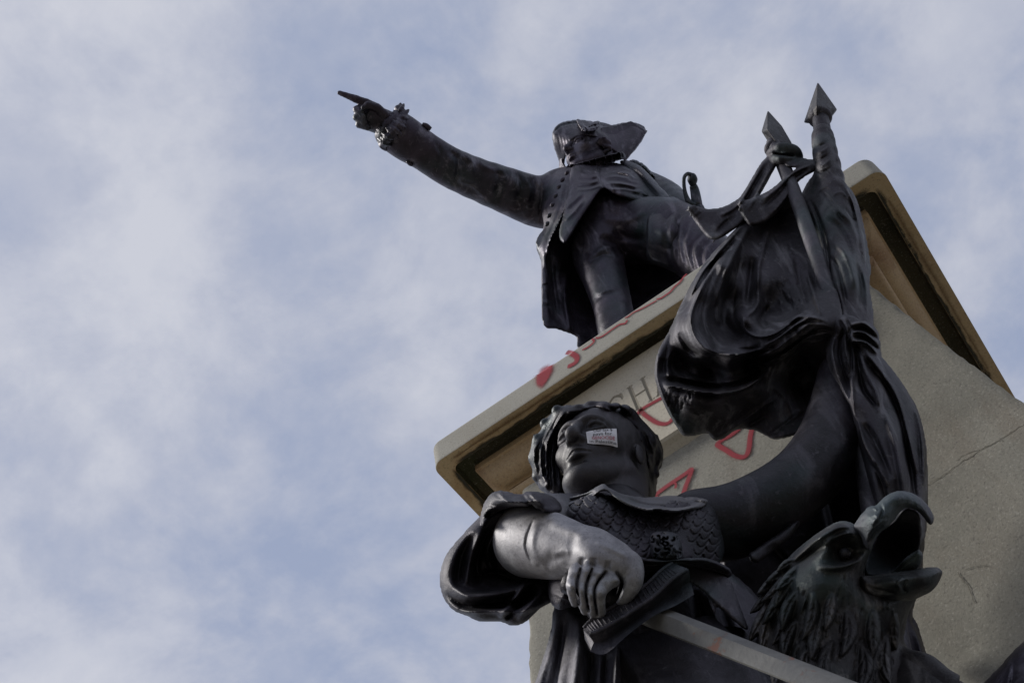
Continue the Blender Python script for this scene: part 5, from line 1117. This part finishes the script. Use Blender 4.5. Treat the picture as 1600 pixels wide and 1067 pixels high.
def flag_low():
    c = Clay(1270, 1465, 480, 860, 3.1, 4.3, 1.9, .008)
    # knot, pleats to its right, and the tail hanging to the woman's side
    c.blob((1322, 514, 3.98), (26, 22, .09), 15, .03)
    c.relief([(1322, 498), (1340, 500), (1362, 506), (1372, 522), (1376, 545), (1374, 560), (1350, 548), (1328, 535)], [(1325, 510, 3.94), (1370, 520, 4.02), (1372, 552, 3.98), (1340, 530, 3.9)], .10, 8, .02, n=4)
    c.relief([(1300, 520), (1290, 535), (1296, 580), (1312, 610), (1326, 634), (1334, 670), (1349, 719), (1364, 786), (1376, 830), (1400, 850), (1440, 850), (1449, 800), (1449, 740), (1446, 690), (1434, 644), (1412, 602), (1378, 558), (1350, 530), (1325, 512)],
             [(1300, 540, 3.98), (1320, 560, 3.88), (1312, 605, 3.86), (1335, 630, 3.74), (1350, 600, 3.82), (1380, 575, 3.92), (1430, 650, 3.86), (1446, 720, 3.72), (1447, 800, 3.56), (1336, 670, 3.72), (1360, 760, 3.50), (1385, 680, 3.62), (1400, 740, 3.52), (1410, 830, 3.40), (1375, 825, 3.42)], .14, 12, .02, n=4)
    for q, w_, a in (([(1306, 520), (1300, 550), (1312, 595), (1328, 630)], 3, -.024), ([(1314, 522), (1312, 555), (1320, 585), (1330, 612)], 2.5, .026), ([(1320, 522), (1322, 550), (1330, 590), (1334, 630), (1336, 665)], 2.5, -.024), ([(1328, 525), (1330, 560), (1328, 600)], 2.5, .024), ([(1335, 528), (1340, 560), (1350, 610), (1375, 640)], 4, .034), ([(1340, 545), (1352, 580), (1370, 615), (1372, 645)], 4, -.026), ([(1345, 540), (1375, 580), (1400, 620), (1418, 680), (1432, 740)], 4, -.03), ([(1352, 560), (1385, 600), (1408, 650), (1420, 710), (1430, 790)], 5, .034), ([(1336, 640), (1350, 690), (1372, 730), (1388, 760)], 4, -.028), ([(1350, 660), (1372, 700), (1392, 750)], 5, .024), ([(1380, 640), (1398, 690), (1410, 750), (1418, 820)], 5, -.022), ([(1425, 620), (1440, 680), (1444, 760)], 3, -.018), ([(1368, 720), (1385, 780), (1396, 840)], 4, .02),
                     ([(1328, 508), (1350, 505), (1374, 524)], 2.5, -.024), ([(1328, 514), (1350, 513), (1374, 532)], 2, .024), ([(1330, 519), (1350, 520), (1375, 540)], 2.5, -.024), ([(1332, 525), (1352, 528), (1375, 548)], 2, .024), ([(1332, 532), (1354, 536), (1374, 556)], 2.5, -.022), ([(1312, 500), (1318, 515), (1314, 530)], 2.5, .016), ([(1322, 498), (1328, 514), (1324, 530)], 2.5, .014)):
        c.carve(q, w_, a, (3.1, 4.2))
    return c.mesh('knot', FB, flg, 1)
flag_low()
def sash():
    s_ = thing('sash', 'knotted bronze sash with fringed ends tied round the shorter flag staff', 'sash', (0, 0, 0))
    c = Clay(1060, 1300, 215, 385, 4.55, 5.3, 1.6, .008)
    # first tail, swinging out to the left, fringed at the end
    c.relief([(1205, 241), (1190, 254), (1177, 275), (1158, 306), (1142, 318), (1125, 325), (1105, 327), (1091, 323), (1075, 322), (1080, 337), (1090, 352), (1098, 363), (1108, 373), (1122, 374), (1142, 362), (1163, 346), (1178, 320), (1192, 297), (1208, 268), (1216, 250)],
             [(1205, 250, 5.02), (1180, 285, 4.95), (1150, 325, 4.90), (1100, 335, 4.92), (1080, 328, 4.95), (1115, 365, 4.84), (1165, 330, 4.86)], .055, 6, .012, n=3)
    # second tail
    c.relief([(1280, 250), (1262, 257), (1248, 262), (1224, 280), (1206, 295), (1190, 304), (1170, 312), (1156, 313), (1155, 328), (1163, 342), (1174, 353), (1197, 347), (1223, 321), (1240, 292), (1258, 276), (1278, 264)],
             [(1278, 256, 4.92), (1240, 272, 4.88), (1200, 312, 4.78), (1160, 320, 4.76), (1180, 345, 4.72), (1225, 305, 4.80)], .06, 7, .012, n=3)
    c.relief([(1228, 245), (1248, 246), (1270, 250), (1284, 246), (1284, 256), (1262, 260), (1240, 262), (1226, 258)], [(1230, 250, 4.98), (1255, 253, 4.95), (1282, 250, 4.95)], .06, 6, .012, n=3)
    # knot round the staff
    c.blob((1224, 240, 5.03), (22, 13, .07), 14, .015)
    c.tube([(1205, 240, 5.04), (1220, 232, 4.97), (1240, 236, 4.98), (1248, 246, 5.02)], [8, 9, 9, 7], .008, 3); c.tube([(1208, 250, 5.02), (1222, 248, 4.95), (1240, 252, 4.97)], [8, 9, 8], .008, 3)
    for q, w_, a in (([(1200, 254), (1180, 285), (1160, 318), (1130, 340)], 3, .02), ([(1190, 262), (1172, 294), (1150, 325), (1120, 338)], 3, -.016), ([(1205, 262), (1186, 298), (1168, 330)], 3, -.014), ([(1265, 262), (1235, 280), (1212, 305), (1190, 325)], 3, .022), ([(1270, 258), (1240, 270), (1218, 292), (1192, 312)], 2.5, -.016), ([(1245, 285), (1228, 308), (1205, 335)], 3, -.014),
                     ([(1207, 238), (1222, 242), (1242, 244)], 2, .014), ([(1150, 335), (1130, 352), (1118, 366)], 3, .014)): c.carve(q, w_, a, (4.5, 5.2))
    g = np.random.default_rng(6)
    for i in range(24):
        t = i / 23; x, y = 1077 + 42 * t + g.normal(0, .8), 325 + 47 * t + g.normal(0, .8); l = g.uniform(4, 10); an = math.radians(g.normal(150, 14))
        c.tube([(x + 7, y - 4, 4.90), (x, y, 4.885), (x + l * math.cos(an), y + l * math.sin(an), 4.90)], [2.4, 2.2, 1.1], .004)
    for i in range(18):
        t = i / 17; x, y = 1157 + 38 * t + g.normal(0, .8), 327 + 22 * t + g.normal(0, .8); l = g.uniform(3, 8); an = math.radians(g.normal(120, 16))
        c.tube([(x + 3, y - 6, 4.73), (x, y, 4.72), (x + l * math.cos(an), y + l * math.sin(an), 4.73)], [2.4, 2.2, 1.1], .004)
    c.mesh('cloth', FB, s_, 1)
sash()

# ------------------------------------------------------------------ the eagle
eag = thing('eagle_statue', 'dark bronze eagle with open hooked beak at the lower right, below the flag', 'statue', (0, 0, 0))
BE = M['bronze_eagle']
def leaf(c, a, b, w, lift, T=.05, groove=True, g=None):
    """one pointed feather lobe lying on the modelled surface from a to b (px)"""
    a = np.array(a, float); b = np.array(b, float); dd = b - a; L = np.linalg.norm(dd); dd /= L; nn = np.array([-dd[1], dd[0]])
    bend = (g.uniform(-.12, .12) if g is not None else 0) * L
    prof_ = [(0, .45), (.2, .85), (.45, 1), (.7, .8), (.88, .45), (1, .08)]
    mid = lambda t: a + dd * L * t + nn * bend * math.sin(math.pi * t)
    pg = [mid(t) + nn * w * h for t, h in prof_] + [mid(t) - nn * w * h for t, h in prof_[::-1]]
    q0 = c.front(*mid(.1)); q1 = c.front(*mid(.9)); q0 = q0 if q0 else q1; q1 = q1 if q1 else q0
    if q0 is None: return
    q1 = min(q1, q0 + .05)
    m0, m1, m2 = mid(.05), mid(.5), mid(.97)
    c.relief(pg, [(m0[0], m0[1], q0 + T * .35), (m1[0] + nn[0] * w, m1[1] + nn[1] * w, (q0 + q1) / 2 - lift * .6 + T * .3), (m1[0] - nn[0] * w, m1[1] - nn[1] * w, (q0 + q1) / 2 - lift * .6 + T * .3), (m2[0], m2[1], q1 - lift)], T, w * .75, .004, n=3, back=.01)
    dr = (min(q0, q1) - .1, max(q0, q1) + .03)
    if groove:
        c.carve([mid(.1), mid(.5), mid(.95)], 1.2, .006, dr)
        for s_ in (-1, 1):
            for t in (.3, .55): c.carve([mid(t), mid(t + .12) + nn * s_ * w * .55, mid(t + .22) + nn * s_ * w * .8], 1.0, .0035, dr, n=3)
def eagle_body():
    c = Clay(1150, 1500, 785, 1115, 2.2, 3.25, 1.6, .0065)
    c.relief([(1338, 819), (1322, 815), (1300, 820), (1265, 846), (1232, 875), (1210, 897), (1196, 930), (1186, 975), (1182, 1010), (1192, 1060), (1200, 1125), (1440, 1130), (1475, 1105), (1440, 1042), (1414, 1005), (1414, 982), (1420, 956), (1430, 936), (1420, 922), (1385, 914), (1352, 905), (1349, 886), (1357, 858), (1371, 832), (1366, 812), (1350, 808)],
             [(1322, 817, 2.84), (1265, 848, 2.86), (1230, 879, 2.88), (1190, 965, 2.86), (1184, 1015, 2.82), (1196, 1100, 2.70), (1435, 1110, 2.72), (1415, 1000, 2.86), (1425, 945, 2.86), (1352, 895, 2.80), (1366, 830, 2.79), (1290, 848, 2.76), (1325, 832, 2.76), (1324, 858, 2.86), (1338, 880, 2.77), (1300, 888, 2.77), (1285, 910, 2.74), (1250, 920, 2.77), (1300, 960, 2.74), (1300, 1050, 2.64), (1385, 950, 2.80)], .26, 36, .02, n=4)
    D = (2.3, 3.0)
    c.carve([(1226, 884), (1255, 858), (1285, 836), (1312, 822), (1334, 822)], 6, -.022, D)             # brow ridge
    c.carve([(1240, 884), (1270, 864), (1296, 850), (1306, 842)], 5, .014, D)
    c.blob((1324, 858, 2.635), (23, 18, .05), -25, .03, True)                                            # eye socket
    c.carve([(1276, 884), (1305, 886), (1335, 880), (1352, 866), (1364, 846)], 6, -.018, D)              # ridge below the eye
    c.carve([(1362, 842), (1354, 862), (1348, 890), (1350, 910)], 3.5, -.016, D)                          # corner of the mouth
    c.carve([(1340, 905), (1356, 918), (1390, 930)], 5, .010, D); c.carve([(1342, 822), (1346, 836), (1356, 846)], 4, .014, D)
    ec = c.front(1320, 864)
    for k in range(12):
        a = 2 * math.pi * k / 12; b = a + .6
        c.tube([(1320 + 10.5 * math.cos(a), 864 + 8.5 * math.sin(a), (ec or 2.68) - .002), (1320 + 10.5 * math.cos(b), 864 + 8.5 * math.sin(b), (ec or 2.68) - .002)], [2, 2], .004)
    c.tube([(1408, 1035, 2.74), (1440, 1055, 2.68), (1490, 1090, 2.6)], [26, 30, 36], .03)              # shoulder
    g = np.random.default_rng(3)
    for i in range(90):      # modelled plumage between the lobes
        x = g.uniform(1225, 1400); y = g.uniform(895, 1080); l = g.uniform(10, 26); sl = .45 - (x - 1225) * .0032
        c.carve([(x, y), (x - l * sl * .6, y + l * .6), (x - l * sl, y + l)], 1.4, g.choice([-.006, .005]), D, n=2)
    rows = [((1300, 1000), (1290, 1075), 12), ((1345, 1000), (1342, 1085), 13), ((1385, 990), (1392, 1070), 12), ((1262, 1010), (1240, 1080), 12), ((1225, 1015), (1210, 1075), 11), ((1322, 950), (1316, 1025), 12), ((1362, 950), (1364, 1030), 12), ((1285, 958), (1268, 1030), 12), ((1396, 958), (1400, 1015), 10), ((1245, 968), (1224, 1030), 12),
            ((1272, 925), (1254, 1000), 11), ((1300, 925), (1290, 985), 10), ((1205, 962), (1189, 1020), 10), ((1228, 948), (1206, 1008), 11), ((1250, 920), (1222, 985), 11), ((1205, 940), (1170, 1002), 11), ((1222, 922), (1192, 975), 11), ((1202, 922), (1172, 958), 8), ((1244, 900), (1210, 950), 11), ((1226, 902), (1190, 940), 10), ((1212, 900), (1183, 928), 8), ((1248, 886), (1212, 922), 10), ((1232, 885), (1196, 910), 9), ((1244, 874), (1214, 893), 7)]
    for a, b, w in rows: leaf(c, a, b, w, .028, .05, True, g)
    return c.mesh('body', BE, eag, 1)
def eagle_beak():
    c = Clay(1325, 1475, 755, 925, 2.45, 3.05, 1.3, .0055)
    c.relief([(1334, 824), (1340, 812), (1348, 801), (1358, 793), (1369, 789), (1377, 781), (1386, 774), (1396, 769), (1408, 767), (1427, 771), (1444, 783), (1455, 798), (1459, 810), (1456, 819), (1450, 817), (1442, 806), (1432, 797), (1418, 793), (1408, 797), (1399, 808), (1390, 820), (1376, 829), (1366, 842), (1358, 858), (1350, 852), (1344, 838)],
             [(1340, 825, 2.72), (1360, 802, 2.68), (1371, 815, 2.655), (1390, 788, 2.68), (1408, 778, 2.69), (1430, 780, 2.72), (1450, 802, 2.76), (1456, 816, 2.77), (1396, 812, 2.68), (1362, 845, 2.68), (1384, 800, 2.665)], .14, 14, .015, n=4)
    c.carve([(1392, 817), (1374, 829), (1362, 847), (1356, 862)], 2.6, -.014, (2.45, 2.9)); c.carve([(1380, 820), (1366, 833), (1356, 850)], 3, .006, (2.45, 2.9))
    c.blob((1362, 799, 2.60), (8, 4.5, .04), -35, .006, True)                  # nostril
    c.carve([(1352, 797), (1362, 792), (1371, 797)], 1.8, -.010, (2.45, 2.8)); c.carve([(1374, 785), (1379, 797), (1374, 812), (1364, 824)], 2.2, .008, (2.45, 2.8))
    c.carve([(1400, 790), (1420, 786), (1440, 797), (1452, 812)], 2, -.006, (2.45, 2.9))
    for i in range(14):
        q = np.random.default_rng(50 + i); x, y = q.uniform(1345, 1440), q.uniform(772, 830); c.carve([(x, y), (x + q.normal(0, 5), y + q.normal(0, 5)), (x + q.normal(0, 8), y + q.normal(0, 8))], 2.2, q.choice([-.003, .003]), (2.45, 2.9), n=2)
    c.mesh('upper_beak', M['bronze_dress'], eag, 1)
    c = Clay(1335, 1460, 780, 915, 2.7, 3.2, 1.8, .007)
    c.relief([(1396, 814), (1408, 798), (1420, 794), (1433, 799), (1439, 815), (1439, 845), (1432, 866), (1405, 893), (1362, 902), (1350, 890), (1358, 858), (1376, 830)], [(1400, 808, 2.84), (1436, 805, 2.84), (1434, 860, 2.9), (1365, 890, 2.86), (1395, 850, 3.0)], .04, 5, .008, n=3, back=.03)
    c.mesh('palate', M['bronze'], eag, 1)
    c = Clay(1335, 1485, 870, 960, 2.45, 3.0, 1.3, .0055)
    c.relief([(1344, 901), (1360, 899), (1397, 894.5), (1425, 890), (1445, 887), (1464, 886.5), (1472, 893), (1468, 906), (1458, 921), (1440, 931), (1415, 940), (1370, 945), (1348, 930)],
             [(1350, 912, 2.74), (1400, 910, 2.73), (1440, 905, 2.76), (1468, 895, 2.80), (1430, 930, 2.78), (1370, 940, 2.76), (1360, 901, 2.76), (1420, 893, 2.76)], .15, 15, .012, n=4)
    c.carve([(1350, 902), (1397, 897), (1440, 891), (1466, 890)], 1.6, -.008, (2.45, 2.95)); c.carve([(1410, 903), (1403, 912), (1408, 922)], 3, -.010, (2.45, 2.9)); c.carve([(1418, 905), (1411, 916), (1416, 926)], 2.5, .008, (2.45, 2.9)); c.carve([(1352, 914), (1370, 921), (1400, 927)], 3, .006, (2.45, 2.9))
    c.mesh('lower_beak', BE, eag, 1)
    c = Clay(1375, 1455, 850, 908, 2.6, 3.0, 1.3, .0055)
    c.relief([(1386, 900), (1402, 885), (1414, 872), (1428, 862), (1436, 859), (1442, 868), (1437, 884), (1424, 892), (1405, 899)], [(1392, 897, 2.80), (1415, 880, 2.78), (1438, 866, 2.79), (1430, 888, 2.79)], .06, 7, .01, n=4)
    c.carve([(1396, 895), (1415, 880), (1434, 866)], 1.6, .006, (2.6, 2.9)); c.mesh('tongue', BE, eag, 1)
eagle_body(); eagle_beak()
lathe_axis('eye', P(1320, 864, 2.665), P(1320, 864, 2.78), [(0, .003), (.0015, .0065), (.005, .010), (.012, .0125), (.05, .012)], M['bronze'], eag, 16)
def eagle_wing():
    c = Clay(1500, 1720, 960, 1160, 2.1, 2.9, 2.5, .009)
    c.relief([(1528, 1085), (1545, 1058), (1565, 1038), (1590, 1010), (1620, 990), (1680, 975), (1710, 1060), (1690, 1140), (1560, 1150)], [(1540, 1075, 2.62), (1600, 1010, 2.62), (1690, 1000, 2.6), (1600, 1100, 2.45)], .2, 25, .02, n=4)
    g = np.random.default_rng(5)
    for k in range(4): c.carve([(1585 + k * 26, 1030 - k * 8), (1580 + k * 26, 1070), (1570 + k * 28, 1120)], 3, .008, (2.1, 2.8))
    c.mesh('wing', M['bronze_officer'], eag, 1)
eagle_wing()
def eagle_lower():
    a = P(1320, 1085, 2.80); zb = ZC - 3.95; bm = bmesh.new(); rings = []; n = 40
    for k in range(12):
        t = k / 11; z = a[2] * (1 - t) + zb * t; ring = []
        for j in range(n):
            th = 2 * math.pi * j / n; f_ = (1 + .08 * math.sin(7 * th + 3 * t) + .05 * math.sin(13 * th)) * (.18 + .14 * math.sin(math.pi * min(t * 1.15, 1)))
            ring.append(bm.verts.new((a[0] + .05 * t + f_ * math.cos(th), a[1] + .05 + f_ * .8 * math.sin(th), z)))
        rings.append(ring)
    for A, B in zip(rings[:-1], rings[1:]):
        for j in range(n): bm.faces.new((A[j], A[(j + 1) % n], B[(j + 1) % n], B[j]))
    bm.faces.new(rings[0][::-1]); bm.faces.new(rings[-1]); from_bm('breast', bm, BE, eag)
eagle_lower()

# ------------------------------------------------------------------ paper sticker on the woman's cheek
from mathutils.bvhtree import BVHTree
def sticker():
    st = thing('sticker', 'small white paper sticker with printed words on the bronze woman\'s cheek', 'sticker', (0, 0, 0))
    me = wb.data; bv = BVHTree.FromPolygons([v.co.copy() for v in me.vertices], [tuple(p_.vertices) for p_ in me.polygons])
    TL, TR, BR, BL = map(np.array, ((915.6, 674.5), (963.3, 669.5), (965, 698.5), (918, 692.5)))
    org = Vector(CAM)
    def px_of(u, v):
        q = TL * (1 - u) * (1 - v) + TR * u * (1 - v) + BR * u * v + BL * (1 - u) * v
        q = q + np.array([0, -1.0]) * math.sin(math.pi * u) * (1 - v) * 1.6 + np.array([0, -3.2 * max(0, math.sin(math.pi * min(u * 1.05, 1)))]) * v * (u ** 1.5)
        return q
    dep = {}
    def depth(u, v):
        q = px_of(u, v); r = Vector(ray(*q)).normalized(); hit = bv.ray_cast(org, r)
        return float(w2c(np.array(hit[0]))[2]) if hit[0] is not None else None
    n = 7; U = np.linspace(.04, .96, n); G = np.array([[depth(a, b) or 3.6 for b in U] for a in U])
    ctrl = np.array([[*px_of(a, b), G[i, j]] for i, a in enumerate(U) for j, b in enumerate(U)])
    # a smooth paper surface through the cheek
    A = np.c_[np.ones(len(ctrl)), ctrl[:, 0] - 940, ctrl[:, 1] - 684, (ctrl[:, 0] - 940) ** 2, (ctrl[:, 0] - 940) * (ctrl[:, 1] - 684), (ctrl[:, 1] - 684) ** 2]; co = np.linalg.lstsq(A, ctrl[:, 2], rcond=None)[0]
    def surf(u, v, lift):
        q = px_of(u, v); x, y = q[0] - 940, q[1] - 684; d = co @ np.array([1, x, y, x * x, x * y, y * y])
        h = depth(min(max(u, .02), .98), min(max(v, .02), .98))
        d = min(d, h if h else d); curl = .012 * max(0, u - .8) * max(0, v - .6) * 10
        return P(q[0], q[1], d - .004 - lift - curl)
    nu, nv = 26, 16; V = np.array([surf(i / nu, j / nv, 0) for i in range(nu + 1) for j in range(nv + 1)]); I = np.arange((nu + 1) * (nv + 1)).reshape(nu + 1, nv + 1)
    Q = np.stack([I[:-1, :-1], I[:-1, 1:], I[1:, 1:], I[1:, :-1]], -1).reshape(-1, 4)
    mt, t, b, out = new_mat('sticker_paper'); p = pos(t); lk(t, ramp(t, noise(t, p, 40, 5, .6), [(.3, (.50, .50, .54)), (.7, (.70, .70, .73))]), b.inputs['Base Color']); b.inputs['Roughness'].default_value = .6
    link('paper', mesh_np('paper', V, Q), mt, st)
    black = plain('print_black', (.04, .04, .05)); red = plain('print_red', (.42, .05, .09))
    for txt, v0, h, u0, u1, mat in (('Our tax $', .13, .18, .24, .86, black), ('pays for', .37, .20, .22, .84, black), ('GENOCIDE', .635, .21, .17, .93, red), ('in Palestine', .885, .20, .08, .97, black)):
        cu = bpy.data.curves.new('t', 'FONT'); cu.body = txt; cu.resolution_u = 2
        ob = bpy.data.objects.new('t', cu); COL.objects.link(ob); bpy.context.view_layer.update()
        m2 = bpy.data.meshes.new_from_object(ob.evaluated_get(bpy.context.evaluated_depsgraph_get())); bpy.data.objects.remove(ob); bpy.data.curves.remove(cu)
        bm = bmesh.new(); bm.from_mesh(m2); bpy.data.meshes.remove(m2)
        bmesh.ops.triangulate(bm, faces=bm.faces); bmesh.ops.remove_doubles(bm, verts=bm.verts, dist=1e-5)
        co_ = np.array([v.co[:] for v in bm.verts]); x0, x1 = co_[:, 0].min(), co_[:, 0].max()
        for v in bm.verts:
            u = u0 + (v.co.x - x0) / (x1 - x0) * (u1 - u0); vv = v0 - v.co.y / .72 * h
            v.co = Vector(surf(u, min(max(vv, .0), 1.0), .0016))
        from_bm('printed_word', bm, mat, st, False)
sticker()

# ------------------------------------------------------------------ pieces that belong to a part rather than to the whole thing
def reparent(root, part, kids):
    kinds = lambda o: o.name.split('.')[0]
    tgt = [o for o in root.children if kinds(o) == part]
    if not tgt: return
    for o in list(root.children):
        if kinds(o) in kids and o is not tgt[0]: o.parent = tgt[0]
reparent(off, 'hat', ('cockade', 'hat_brim')); reparent(off, 'coat', ('button', 'epaulette', 'cuff_ruffle')); reparent(off, 'head', ('hair',))
reparent(wom, 'head', ('hair',)); reparent(wom, 'belt', ('clasp',)); reparent(wom, 'bodice', ('collar',)); reparent(wom, 'skirt', ('skirt_hem',))
reparent(eag, 'body', ('eye', 'breast')); reparent(eag, 'upper_beak', ('palate',)); reparent(eag, 'lower_beak', ('tongue',))
reparent(st1, 'spear_point', ('collar',)); reparent(st2, 'spear_point', ('collar',))
reparent(ped, 'inscription_tablet', ('carved_letter', 'tablet_side')); reparent(ped, 'shaft', ('mortar_joint',)); reparent(ped, 'cap', ('grime_stain',))
for o in list(bpy.data.objects):
    if o.name.startswith('paper'):
        for k in list(o.parent.children):
            if k.name.startswith('printed_word'): k.parent = o
